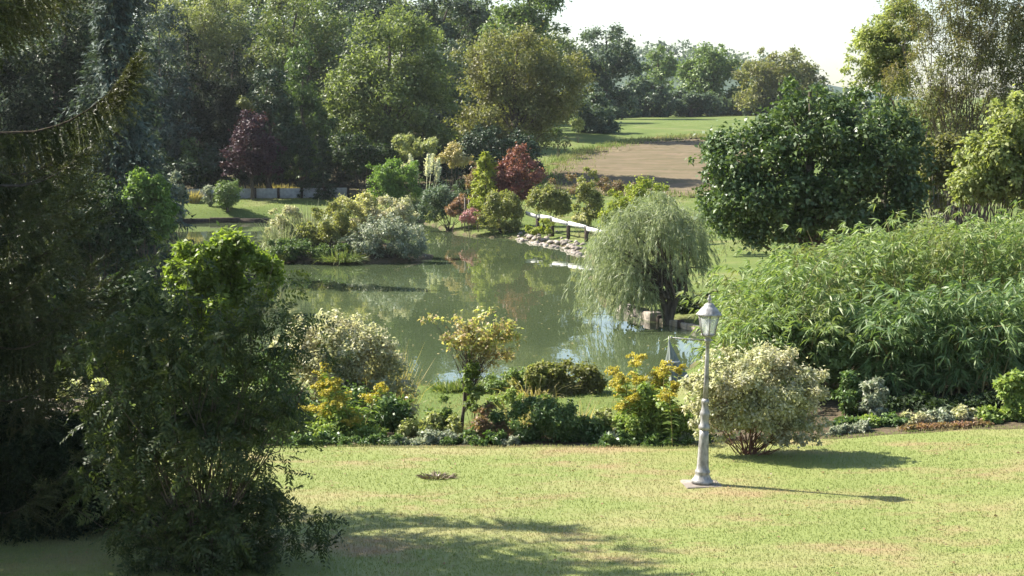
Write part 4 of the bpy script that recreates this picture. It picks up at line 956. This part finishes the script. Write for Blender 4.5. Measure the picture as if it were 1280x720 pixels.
plant('variegated_bush', 'broad cream variegated bush behind the lamp post', 'bush', 21.4, 938,
      [(945, 462, 68, 32), (905, 490, 46, 42), (975, 490, 56, 46), (1010, 515, 34, 34), (935, 515, 60, 30), (885, 505, 26, 40), (1000, 538, 40, 20), (890, 535, 30, 20), (975, 540, 40, 18)], M['cream'], 30000, .062, Wd=.03, ncl=260, cr=(.16, .3), nl=50, trunk=.022, stems=True, bark=BARK_RED, fill=.35)

# ------------------------------------------------------------------ mid border
goldenrod('goldenrod', 'goldenrod clump with yellow flower plumes left of the lamp post', 22.9, [(772, 478, 13), (786, 462, 14), (798, 480, 15), (812, 462, 14), (826, 478, 15), (842, 488, 14), (806, 500, 14), (838, 470, 12), (778, 500, 12), (812, 540, 10), (795, 515, 11), (852, 470, 10)], 812)
plant('border_shrub', 'yellow-green leafy undergrowth beneath the goldenrod', 'shrub', 22.7, 815, [(800, 535, 36, 22), (845, 530, 34, 26), (820, 505, 34, 26)], M['goldleaf'], 8000, .075, Wd=.03, nl=20, trunk=.015, stems=True, fill=.3)
plant('border_shrub', 'grey seed-headed clump behind the goldenrod', 'shrub', 23.4, 800, [(806, 485, 12, 18)], M['silver'], 1200, .05, nl=8, trunk=.012, stems=True)
plant('border_bush', 'low dark evergreen bush at the middle of the lawn edge', 'bush', 22.9, 690, [(650, 532, 42, 28), (700, 532, 44, 28), (740, 540, 30, 22), (680, 515, 44, 18)], M['bordergreen'], 14000, .06, nl=30, trunk=.02, stems=True)
plant('border_bush', 'reddish green bush left of the low dark evergreen', 'bush', 22.8, 612, [(610, 530, 24, 24), (622, 545, 24, 16), (596, 545, 16, 15)], M['pieris'], 5500, .06, nl=18, trunk=.016, stems=True)
plant('border_plant', 'pale green low leafy plants around the small tree foot', 'plant', 23.0, 540, [(520, 542, 28, 16), (552, 535, 26, 20), (575, 548, 20, 12)], M['palehedge'], 6000, .06, nl=18, trunk=.012, stems=True)
plant('border_plant', 'low silver-leaved plant at the lawn edge', 'plant', 22.5, 500, [(495, 555, 20, 7), (520, 556, 14, 6)], M['silver'], 2400, .05, nl=8, trunk=.01, stems=True)
tuft('border_grass', 'straw-coloured grass tuft arching over the dark evergreen bush', 'grass', 23.6, 668, 70, 80, M['straw'], 160, .016, .6)
plant('border_plant', 'loose tall green plant with thin stems left of the small tree', 'plant', 23.3, 548, [(545, 515, 20, 26), (560, 530, 22, 20)], M['fargreen'], 2200, .06, Wd=.025, nl=24, trunk=.01, stems=True, fill=.0, cr=(.15, .3))
plant('border_plant', 'wispy pale plant between the dark evergreen bush and the goldenrod', 'plant', 23.0, 762, [(760, 525, 16, 24), (768, 542, 18, 14)], M['palehedge'], 2200, .06, Wd=.025, nl=24, trunk=.01, stems=True, fill=.0, cr=(.15, .3))
plant('border_plant', 'loose yellow-green plant behind the dark evergreen bush', 'plant', 24.2, 640, [(635, 500, 30, 16), (690, 505, 30, 12)], M['goldleaf'], 2600, .06, Wd=.025, nl=30, trunk=.01, stems=True, fill=.0, cr=(.15, .3))
tuft('border_grass', 'thin straw blades at the right of the dark evergreen bush', 'grass', 23.6, 720, 66, 60, M['straw'], 60, .014, .5)
def crab():
    def ext(root, base, rng, C, P): pass
    r_ = plant('crab_apple_tree', 'small thin-trunked tree with bronze and yellow-green leaves at the border', 'tree', 23.2, 574,
          [(600, 412, 42, 26), (624, 432, 30, 22), (580, 425, 30, 20), (548, 402, 22, 6), (535, 397, 14, 5), (600, 388, 22, 10), (635, 415, 14, 18), (605, 450, 22, 14)], M['crab'], 2300, .065, Wd=.042, ncl=120, cr=(.12, .34), nl=120, trunk=.026, fill=.0, top=at(592, 425, 23.2))
    return r_
crab()
plant('ivy_stem', 'yellow-green ivy climbing up the small tree trunk', 'climber', 23.0, 592, [(590, 470, 10, 26), (596, 505, 14, 26), (588, 440, 7, 12)], M['ivy'], 900, .06, Wd=.045, nl=10, trunk=.012, stems=True)
gc = plant('edging_plant', 'x', 'plant', 22.5, 480, [(480, 552, 18, 9), (495, 553, 14, 8)], M['bordergreen'], 1500, .05, nl=6, trunk=.01, stems=True)
copies(gc, [(px, 22.42 + .12 * ((k * 7) % 5) / 5, .8 + .12 * ((k * 5) % 6), k * 1.3) for k, px in enumerate(list(range(300, 480, 30)) + [560, 605, 770, 800, 833, 862, 885])],
       'low leafy green plant edging the back of the lawn', 'plant', 'green plants edging the back of the lawn')
gc = plant('edging_plant', 'x', 'plant', 22.6, 560, [(560, 549, 16, 11), (572, 551, 12, 9)], M['silver'], 1500, .05, nl=6, trunk=.01, stems=True)
copies(gc, [(535, 22.6, 1.1, 1), (590, 22.5, .8, 2), (640, 22.45, .7, 3), (765, 22.5, .9, 4), (860, 22.5, .9, 5), (1062, 22.9, .8, 2.2), (1048, 22.8, .7, .3), (1084, 23.0, .8, 3.3)],
       'low pale green plant edging the back of the lawn', 'plant', 'pale plants edging the back of the lawn')
gc = plant('shade_plant', 'x', 'plant', 24.6, 1150, [(1150, 505, 20, 12), (1168, 508, 16, 10)], M['dark'], 1500, .075, nl=6, trunk=.01, stems=True)
copies(gc, [(1085 + 26 * k, 24.3 + .5 * ((k * 3) % 4) / 4, .8 + .15 * ((k * 5) % 4), k * 1.7) for k in range(8)], 'dark low plant in the shade under the drooping bamboo', 'plant', 'dark plants under the bamboo')
# pond-side strip
plant('pond_shrub', 'brown-green round shrub at the near pond edge', 'shrub', 32.9, 715, [(716, 474, 36, 24), (696, 486, 34, 15), (740, 487, 18, 13)], M['olive'], 9500, .085, nl=18, trunk=.025, stems=True)
tuft('pond_grass', 'rusty straw grasses beside the round pond-edge shrub', 'grass', 32.8, 668, 44, 95, M['straw'], 420, .018, .9, upright=.9)
plant('pond_shrub', 'rusty brown low shrub among the straw grasses at the pond edge', 'shrub', 32.7, 672, [(676, 472, 24, 20), (650, 482, 20, 14)], M['oliveyellow'], 3500, .08, nl=10, trunk=.02, stems=True, fill=.2)
for px in (560, 585, 610, 638):
    tuft('pond_grass', 'olive rush tuft at the near pond edge', 'grass', 33.2, px, 22, 50, M['reed'], 340, .024, .5, group='rushes at the near pond edge')
plant('pond_shrub', 'low olive shrub at the pond edge behind the small tree', 'shrub', 33, 640, [(626, 482, 34, 14), (660, 474, 30, 20), (592, 489, 24, 9)], M['fargreen'], 7500, .08, nl=14, trunk=.02, stems=True)
# left group
plant('variegated_bush', 'cream and pink variegated bush at the left of the border', 'bush', 25.6, 430, [(425, 430, 60, 38), (465, 470, 48, 42), (400, 465, 50, 45), (490, 500, 36, 40), (375, 430, 36, 36)], M['cream'], 22000, .07, Wd=.036, ncl=220, nl=40, trunk=.022, stems=True, fill=.35)
tuft('border_grass', 'rosy feathery grass at the top of the left variegated bush', 'grass', 26.2, 475, 130, 90, M['straw'], 420, .016, .5)
plant('border_bush', 'green bush below the left variegated bush', 'bush', 24.0, 450, [(455, 520, 50, 34), (490, 525, 30, 30), (410, 530, 50, 30)], M['bordergreen'], 11000, .07, nl=26, trunk=.02, stems=True)
goldenrod('goldenrod', 'goldenrod with arching yellow plumes in front of the left variegated bush', 23.4, [(405, 500, 14), (425, 512, 14), (445, 502, 14), (440, 530, 13), (462, 540, 12), (412, 480, 10), (395, 470, 10)], 430)
plant('border_shrub', 'yellow-green leafy undergrowth below the left goldenrod', 'shrub', 23.1, 425, [(410, 535, 40, 24), (445, 548, 36, 16)], M['goldleaf'], 6500, .075, Wd=.03, nl=18, trunk=.015, stems=True, fill=.3)
plant('laurel_bush', 'laurel bush with a bright sunlit top near the pond', 'bush', 28, 275, [(270, 312, 48, 26), (245, 345, 46, 40), (305, 345, 44, 40), (275, 375, 60, 50)], M['laurel'], 15000, .12, Wd=.06, nl=30, trunk=.04, stems=True)
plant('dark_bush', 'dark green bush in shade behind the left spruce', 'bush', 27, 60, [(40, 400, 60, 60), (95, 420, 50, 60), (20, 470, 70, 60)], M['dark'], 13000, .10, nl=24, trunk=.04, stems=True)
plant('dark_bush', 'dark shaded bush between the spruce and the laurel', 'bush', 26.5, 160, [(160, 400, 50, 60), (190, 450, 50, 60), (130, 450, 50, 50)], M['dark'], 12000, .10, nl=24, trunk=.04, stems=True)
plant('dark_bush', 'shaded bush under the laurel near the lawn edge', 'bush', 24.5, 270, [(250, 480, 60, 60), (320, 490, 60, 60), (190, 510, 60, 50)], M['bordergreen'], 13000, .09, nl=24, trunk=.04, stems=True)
plant('hydrangea', 'hydrangea with pale yellow-green flower heads catching the sun', 'flowers', 21.0, 108, [(84, 486, 18, 13), (130, 486, 20, 12)], M['hydr'], 3600, .05, Wd=.045, nl=12, trunk=.015, stems=True, foliage_name='flower_heads')
goldenrod('goldenrod', 'small lone yellow goldenrod in the shade beside the hydrangea', 22.5, [(155, 455, 9), (160, 470, 8), (205, 430, 7), (225, 435, 7)], 185)
mb = MB(); rng = np.random.default_rng(3); bs = on_ground(45, 20.6)
for k in range(26):
    a = rng.uniform(-.5, .5); p = bs + np.array([rng.normal(0, .25), rng.normal(0, .2), rng.uniform(.55, .95)]); e = p + np.array([math.cos(a), .3 * rng.normal(), .35 * math.sin(a) + .1]) * rng.uniform(.3, .8)
    tube(mb, [bs + np.array([rng.normal(0, .2), rng.normal(0, .15), 0]), p, e], [.014, .01, .004], 4)
tag(mb.build('dead_branch', BARK_PALE, None, bs), 'bare pale twiggy dead branch beside the hydrangea', 'branch')

# ------------------------------------------------------------------ foreground shrub and spruce
plant('pinnate_shrub', 'tall dark multi-stemmed shrub with feathery leaves on the lawn', 'shrub', 15.9, 250,
      [(265, 430, 85, 60), (205, 350, 34, 50), (340, 430, 56, 56), (300, 370, 34, 30), (200, 470, 70, 70), (300, 510, 90, 45), (240, 600, 80, 40), (300, 650, 100, 55), (370, 580, 56, 26), (190, 650, 60, 60), (390, 655, 40, 40), (385, 420, 30, 40), (140, 520, 50, 50), (130, 600, 40, 60), (200, 570, 60, 30), (412, 600, 26, 16), (190, 300, 26, 34), (405, 440, 30, 22), (240, 310, 20, 30), (120, 450, 40, 40), (350, 350, 24, 34), (250, 690, 110, 40), (160, 430, 56, 56), (250, 545, 120, 36)],
      M['shrub'], 2900, .24, ncl=520, cr=(.10, .26), nl=110, trunk=.026, stems=True, shape='frond', fill=.1, droop=.35, pairs=8)
def spruce():
    rng = np.random.default_rng(55); base = np.array([-6.7, 18.2, gz(-6.7, 18.2)]); hgt = 7.9
    root = thing('spruce_tree', 'large drooping spruce with an upswept branch at the left edge', 'tree', base)
    nm = MB(); wb = MB()
    t = np.linspace(0, 1, 12)[:, None]; tube(wb, base + np.array([0, 0, -.1]) + np.array([0, 0, hgt]) * t, .24 * (1.03 - t[:, 0]), 9)
    paths = []
    z = .9
    while z < hgt - .5:
        for w_ in range(9):
            a = rng.uniform(-1.9, .9) if w_ < 6 else rng.uniform(.9, 4.4); L = (2.75 * (1 - z / hgt) ** .36 + .1) * rng.uniform(.72, 1.0)
            s = np.linspace(0, 1, 14); D = np.array([math.cos(a), math.sin(a), 0]); zz = z + rng.uniform(-.12, .12)
            pz = zz - L * (.42 * np.sin(s * 2.0) - .34 * s ** 3) * rng.uniform(.7, 1.2)
            pts = base + D * (s * L)[:, None] + np.array([0, 0, 1.0]) * pz[:, None]
            pts[:, 2] = np.maximum(pts[:, 2], base[2] + .12)
            vis = math.cos(a + .5) > 0
            if vis and 4.45 < zz < 5.75: continue
            paths.append((pts, L))
        z += .42 if z < 4.2 else .55
    for k in range(11):
        a = -1.5 + 2.2 * k / 10; L = rng.uniform(1.75, 2.25); s = np.linspace(0, 1, 14); D = np.array([math.cos(a), math.sin(a), 0])
        pz = rng.uniform(6.0, 6.7) - L * (.40 * np.sin(s * 2.0) - .34 * s ** 3)
        paths.append((base + D * (s * L)[:, None] + np.array([0, 0, 1.0]) * pz[:, None], L * 1.2))
    hero = np.array([base + np.array([0, 0, 4.5]), at(-40, 165, 18.8), at(0, 167, 19.1), at(45, 165, 19.3), at(80, 155, 19.4), at(110, 138, 19.4), at(135, 118, 19.45), at(150, 100, 19.5), at(163, 82, 19.5)])
    ss = np.linspace(0, 8, 20); hero = np.stack([np.interp(ss, range(9), hero[:, k]) for k in range(3)], 1); paths.extend([(hero, 3.2)] * 3)
    BP, BT, BL = [], [], []
    for pts, L in paths:
        n = len(pts); tube(wb, pts, .026 * (1.05 - np.linspace(0, 1, n)), 5)
        m = int(L * (62 if pts[0, 2] < 4.4 else 46)); u_ = rng.uniform(.12, 1.0, m) * (n - 1); i0 = np.minimum(u_.astype(int), n - 2); fr = (u_ - i0)[:, None]
        C = pts[i0] * (1 - fr) + pts[i0 + 1] * fr; tg = unit(pts[i0 + 1] - pts[i0]); sd = unit(np.cross(tg, [0, 0, 1.0]))
        sg = rng.choice([-1, 1], m)[:, None]; tip = (u_ / (n - 1))[:, None]
        T = unit(tg * (.25 + .7 * tip ** 3) + sd * sg * rng.uniform(.15, .8, (m, 1)) + np.array([0, 0, -1.0]) * (1.05 - .95 * tip ** 4) + rng.normal(0, .12, (m, 3)))
        BP.append(C); BT.append(T); BL.append((rng.uniform(.25, .75, m) * (1 - .5 * tip[:, 0] ** 2)))
    BP = np.concatenate(BP); BT = np.concatenate(BT); BL = np.concatenate(BL); nb = len(BP)
    near = (BP[:, 0] > -.35 * BP[:, 1])
    blades(nm, BP, BT, BL, .012, .12, rng)
    per = 34; sel = np.where(near)[0]
    s = rng.random((len(sel), per)); Pn = BP[sel][:, None] + BT[sel][:, None] * (BL[sel][:, None] * s)[..., None] - np.array([0, 0, .12]) * (BL[sel][:, None] * s ** 2)[..., None]
    Tn = unit(np.repeat(BT[sel], per, 0) * .75 + rng.normal(0, .6, (len(sel) * per, 3))); Pn = Pn.reshape(-1, 3)
    Bn = unit(np.cross(Tn, rng.normal(size=Tn.shape))); ln = rng.uniform(.035, .07, (len(Pn), 1))
    v = np.stack([Pn - Bn * .0075, Pn + Bn * .0075, Pn + Tn * ln], 1).reshape(-1, 3); nm.add(v, t=np.arange(len(v)).reshape(-1, 3))
    sel = np.where(~near)[0]
    for _ in range(2):
        leaves(nm, BP[sel] + BT[sel] * BL[sel][:, None] * rng.random((len(sel), 1)) * .6, rng.normal(size=(len(sel), 3)), unit(BT[sel] + rng.normal(0, .3, (len(sel), 3))), BL[sel] * .8, .09, tri=True)
    tag(nm.build('crown', M['spruce'], root, base), kind='stuff'); wb.build('trunk', BARK, root, base, True)
    print('spruce branchlets', nb)
spruce()
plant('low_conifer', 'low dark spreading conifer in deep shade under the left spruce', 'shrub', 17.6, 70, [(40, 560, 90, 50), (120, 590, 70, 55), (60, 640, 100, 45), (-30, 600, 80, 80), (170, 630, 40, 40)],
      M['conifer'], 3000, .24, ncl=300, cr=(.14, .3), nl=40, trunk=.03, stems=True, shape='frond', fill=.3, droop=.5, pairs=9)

# ------------------------------------------------------------------ lamp post
def lamp():
    base = hit(877.5, 606, .03); base[2] = gz(base[0], base[1]) + .03
    root = thing('lamp_post', 'weathered silver garden lamp post with glazed lantern on the lawn', 'lamp', base)
    root.rotation_euler = (0, math.radians(1.6), 0)
    def part(n_, f, m=METAL, parent=root, sm=True):
        mb = MB(); f(mb); return mb.build(n_, m, parent, (0, 0, 0), sm)
    rng = np.random.default_rng(2)
    part('base_slab', lambda mb: box(mb, (0, 0, -.012), (.46, .42, .05), .1, rng, .004, .012), STONE, sm=False)
    part('pedestal', lambda mb: lathe(mb, [(.135, .02), (.135, .05), (.115, .07), (.10, .10), (.084, .13), (.095, .15), (.095, .17), (.078, .19), (.073, .25), (.064, .45), (.058, .60), (.056, .68)], sides=16))
    part('collar', lambda mb: lathe(mb, [(.056, .68), (.071, .70), (.071, .73), (.055, .75), (.05, .80), (.06, .86), (.064, .885), (.055, .91), (.044, .94), (.04, 1.0), (.05, 1.02), (.05, 1.045), (.034, 1.07)], sides=16))
    part('shaft', lambda mb: lathe(mb, [(.033, 1.07), (.029, 1.3), (.025, 1.6), (.024, 1.76), (.045, 1.78), (.045, 1.80), (.03, 1.82), (.055, 1.84)], sides=12))
    part('side_arm', lambda mb: (tube(mb, [(.06, 0, 1.79), (-.2, 0, 1.795), (-.44, 0, 1.81)], [.010, .009, .008], 6, True), lathe(mb, [(.0, 1.795), (.014, 1.80), (.014, 1.82), (.0, 1.83)], (-.45, 0, 0), 8)))
    ns = 6; r0, r1, z0, z1 = .085, .135, 1.86, 2.10
    part('lantern_floor', lambda mb: lathe(mb, [(.055, 1.835), (.09, 1.85), (.092, 1.868), (.07, 1.875)], sides=ns))
    def corner(k, r, z): a = (k + .5) / ns * 2 * math.pi; return np.array([r * math.cos(a), r * math.sin(a), z])
    for k in range(ns):
        part('lantern_bar', lambda mb: tube(mb, [corner(k, r0, z0), corner(k, (r0 + r1) / 2, (z0 + z1) / 2), corner(k, r1, z1)], .0075, 5, True))
        def pane(mb):
            a, b, c, d = corner(k, r0 - .004, z0 + .006), corner(k + 1, r0 - .004, z0 + .006), corner(k + 1, r1 - .004, z1 - .004), corner(k, r1 - .004, z1 - .004)
            nn = unit(np.cross(b - a, d - a)) * .0015
            mb.add([a + nn, b + nn, c + nn, d + nn, a - nn, b - nn, c - nn, d - nn], q=[(0, 1, 2, 3), (7, 6, 5, 4), (0, 4, 5, 1), (1, 5, 6, 2), (2, 6, 7, 3), (3, 7, 4, 0)])
        part('pane', pane, GLASS, sm=False)
    roof = part('lantern_roof', lambda mb: lathe(mb, [(.14, 2.095), (.16, 2.10), (.158, 2.115), (.13, 2.14), (.105, 2.175), (.082, 2.20), (.07, 2.205), (.066, 2.225), (.05, 2.24), (.03, 2.25)], sides=12))
    part('finial', lambda mb: lathe(mb, [(.014, 2.245), (.013, 2.27), (.026, 2.285), (.026, 2.30), (.012, 2.318), (.016, 2.33), (.004, 2.35)], sides=10), METAL, roof)
    part('bulb', lambda mb: lathe(mb, [(.022, 1.87), (.022, 1.92), (.03, 1.95), (.036, 1.99), (.03, 2.03), (.01, 2.05)], sides=12), WHITE)

def parasol():
    d = 23.7; tip = at(836, 423, d); base = np.array([tip[0] + .06, d, gz(tip[0], d)]); rng2 = np.random.default_rng(6)
    root = thing('closed_parasol', 'closed grey-green garden parasol standing behind the goldenrod', 'parasol', base)
    mb = MB(); n1, n2 = 12, 24; vv = []
    for i in range(n1):
        s = i / (n1 - 1)
        for j in range(n2):
            a = j / n2 * 6.283; rr = (.006 + .17 * s ** 1.15) * (1 + .42 * s * math.sin(a * 6 + .6) + .04 * rng2.normal())
            vv.append((tip[0] + .10 * s + rr * math.cos(a), d + rr * math.sin(a) * .8, tip[2] - .62 * s + .03 * s * math.sin(a * 6)))
    i = np.arange(n1 - 1)[:, None] * n2; j = np.arange(n2)[None]
    mb.add(vv, q=np.stack([i + j, i + n2 + j, i + n2 + (j + 1) % n2, i + (j + 1) % n2], -1).reshape(-1, 4))
    mb.build('canopy', solid('grey_green_cloth', (.15, .18, .16), (.28, .31, .28), 5, .9, .1, .2, stretch=(6, 6, .6)), root, base, True)
    mb = MB(); tube(mb, [base - np.array([0, 0, .1]), (base + tip) / 2 + np.array([.02, 0, 0]), tip + np.array([0, 0, .03])], [.018, .018, .008], 8, True); mb.build('pole', METAL, root, base, True)
    mb = MB(); lathe(mb, [(.105, -.012), (.118, 0), (.105, .012)], (tip[0] + .05, d, tip[2] - .34), 16, False); mb.build('strap', WHITE, root, base, True)
parasol()
g_, n_, l_ = newmat('lantern_glass')
gp = n_.new('ShaderNodeBsdfPrincipled'); gp.inputs['Base Color'].default_value = (.9, .93, .92, 1); gp.inputs['Roughness'].default_value = .12; gp.inputs['Transmission Weight'].default_value = .0
gt = n_.new('ShaderNodeBsdfTransparent'); gm = n_.new('ShaderNodeMixShader'); gm.inputs[0].default_value = .25
go = n_.new('ShaderNodeOutputMaterial'); l_.new(gt.outputs[0], gm.inputs[1]); l_.new(gp.outputs[0], gm.inputs[2]); l_.new(gm.outputs[0], go.inputs[0])
GLASS = g_
lamp()

# dry tuft on the lawn
tb = hit(546, 597, .03)
mb = MB(); rng = np.random.default_rng(21); n = 260
a = rng.uniform(0, 6.28, n); rr = np.sqrt(rng.random(n))
P = np.stack([tb[0] + np.cos(a) * rr * .2, tb[1] + np.sin(a) * rr * .12, np.full(n, gz(tb[0], tb[1]) + .02)], 1)
blades(mb, P, unit(np.stack([np.cos(a) * .9, np.sin(a) * .5, rng.uniform(.5, 1.2, n)], 1)), rng.uniform(.06, .17, n), .013, .45, rng)
tag(mb.build('dry_grass_clump', leafmat('dead_blade', [(.06, .045, .03), (.12, .09, .06), (.2, .16, .1)], .1), None, (tb[0], tb[1], gz(tb[0], tb[1]))), 'dark dead grass clump lying alone on the lawn', 'grass')

# ------------------------------------------------------------------ grass blades
def scatter(name, label, pts, L, Wd, mat, rng):
    n = len(pts); a = rng.uniform(0, 6.283, n); ln = np.abs(rng.normal(0, .55, n))
    T = unit(np.stack([np.cos(a) * ln, np.sin(a) * ln, np.ones(n)], 1)); a2 = rng.uniform(0, 6.283, n)
    B = np.stack([np.cos(a2), np.sin(a2), np.zeros(n)], 1) * Wd / 2
    v = np.stack([pts - B, pts + B, pts + T * (L * rng.uniform(.5, 1.3, n))[:, None]], 1).reshape(-1, 3)
    mb = MB(); mb.add(v, t=np.arange(len(v)).reshape(-1, 3))
    return tag(mb.build(name, mat), label, 'grass', kind='stuff')
rng = np.random.default_rng(1); n = 205000
Y = 13.5 + (23.8 - 13.5) * rng.random(n); X = (rng.random(n) - .5) * .74 * Y
k = Y < lawn_edge(X) + rng.normal(0, .04, n); X, Y = X[k], Y[k]
scatter('lawn_grass', 'short sunlit mown grass of the near lawn with straw-coloured patches', np.stack([X, Y, ground_z(X, Y) + .026], 1), .030, .011, BLADE, rng)
n = 90000; Y = 24.5 + 28 * rng.random(n) ** 1.6; X = (rng.random(n) - .5) * .7 * Y
r = X / Y; bf = np.interp(r, [-.4, -.12, -.05, .06, .10, .16, .4], [34, 30, 25.5, 25.5, 27, 40, 60])
sd = sdist(X, Y, POND); k = (Y > bf + rng.normal(0, .3, n)) & (sd > .15); X, Y = X[k], Y[k]
scatter('bank_grass', 'green grass on the lower bank between the border and the pond', np.stack([X, Y, ground_z(X, Y)], 1), .07, .016, RANKBLADE, rng)
n = 24000; Y = 66 + 40 * rng.random(n); X = (-.22 + .42 * rng.random(n)) * Y
sd = sdist(X, Y, POND); k = (sd > .1); X, Y = X[k], Y[k]
scatter('far_bank_grass', 'green grass of the far bank around the pond', np.stack([X, Y, ground_z(X, Y)], 1), .11, .03, RANKBLADE, rng)

n = 7000; e_ = rng.integers(len(PL), size=n); t_ = rng.random(n)[:, None]; q_ = PL[e_] * (1 - t_) + PL[(e_ + 1) % len(PL)] * t_ + rng.normal(0, .9, (n, 2))
scatter('field_edge_grass', 'rough grass along the edge of the ploughed strip', np.stack([q_[:, 0], q_[:, 1], ground_z(q_[:, 0], q_[:, 1])], 1), .3, .08, RANKBLADE, rng)
rng = np.random.default_rng(19); n = 260; X = rng.uniform(-10, 6, n); Y = 35 + 22 * rng.random(n) ** 1.5; k = sdist(X, Y, POND) < -.2; X, Y = X[k], Y[k]; n = len(X); a = rng.uniform(0, 6.28, n); mb = MB()
leaves(mb, np.stack([X, Y, np.full(n, ZW + .012)], 1), unit(np.array([0, 0, 1.0]) + rng.normal(0, .08, (n, 3))), np.stack([np.cos(a), np.sin(a), np.zeros(n)], 1), rng.uniform(.05, .1, n), .06, fold=0, curl=0)
tag(mb.build('floating_leaves', M['straw']), 'small pale leaves floating on the near part of the pond', 'leaves', kind='stuff')
rng = np.random.default_rng(14); n = 420; Y = 15.5 + 7 * rng.random(n); X = (rng.random(n) - .45) * .66 * Y
k = Y < lawn_edge(X) - .1; X, Y = X[k], Y[k]; n = len(X); mb = MB()
P = np.stack([X, Y, ground_z(X, Y) + .05], 1); a = rng.uniform(0, 6.28, n)
leaves(mb, P, unit(np.array([0, 0, 1.0]) + rng.normal(0, .35, (n, 3))), np.stack([np.cos(a), np.sin(a), np.zeros(n)], 1), rng.uniform(.03, .06, n), .03)
tag(mb.build('fallen_leaves', M['pieris']), 'scattered small brown fallen leaves on the near lawn', 'leaves', kind='stuff')
# ------------------------------------------------------------------ haze
mb = MB(); box(mb, (0, 690, 27), (1900, 1620, 66))
hz_o = mb.build('haze', None); hz_o['kind'] = 'stuff'
hm_, hn, hl = newmat('haze_air')
pv = hn.new('ShaderNodeVolumePrincipled'); pv.inputs['Color'].default_value = (.90, .95, 1.0, 1); pv.inputs['Density'].default_value = .00013; pv.inputs['Anisotropy'].default_value = .25
ho = hn.new('ShaderNodeOutputMaterial'); hl.new(pv.outputs[0], ho.inputs['Volume']); hz_o.data.materials.append(hm_)
print('triangles', sum(len(m_.loops) - 2 * len(m_.polygons) for m_ in bpy.data.meshes), 'objects', len(sc.objects))
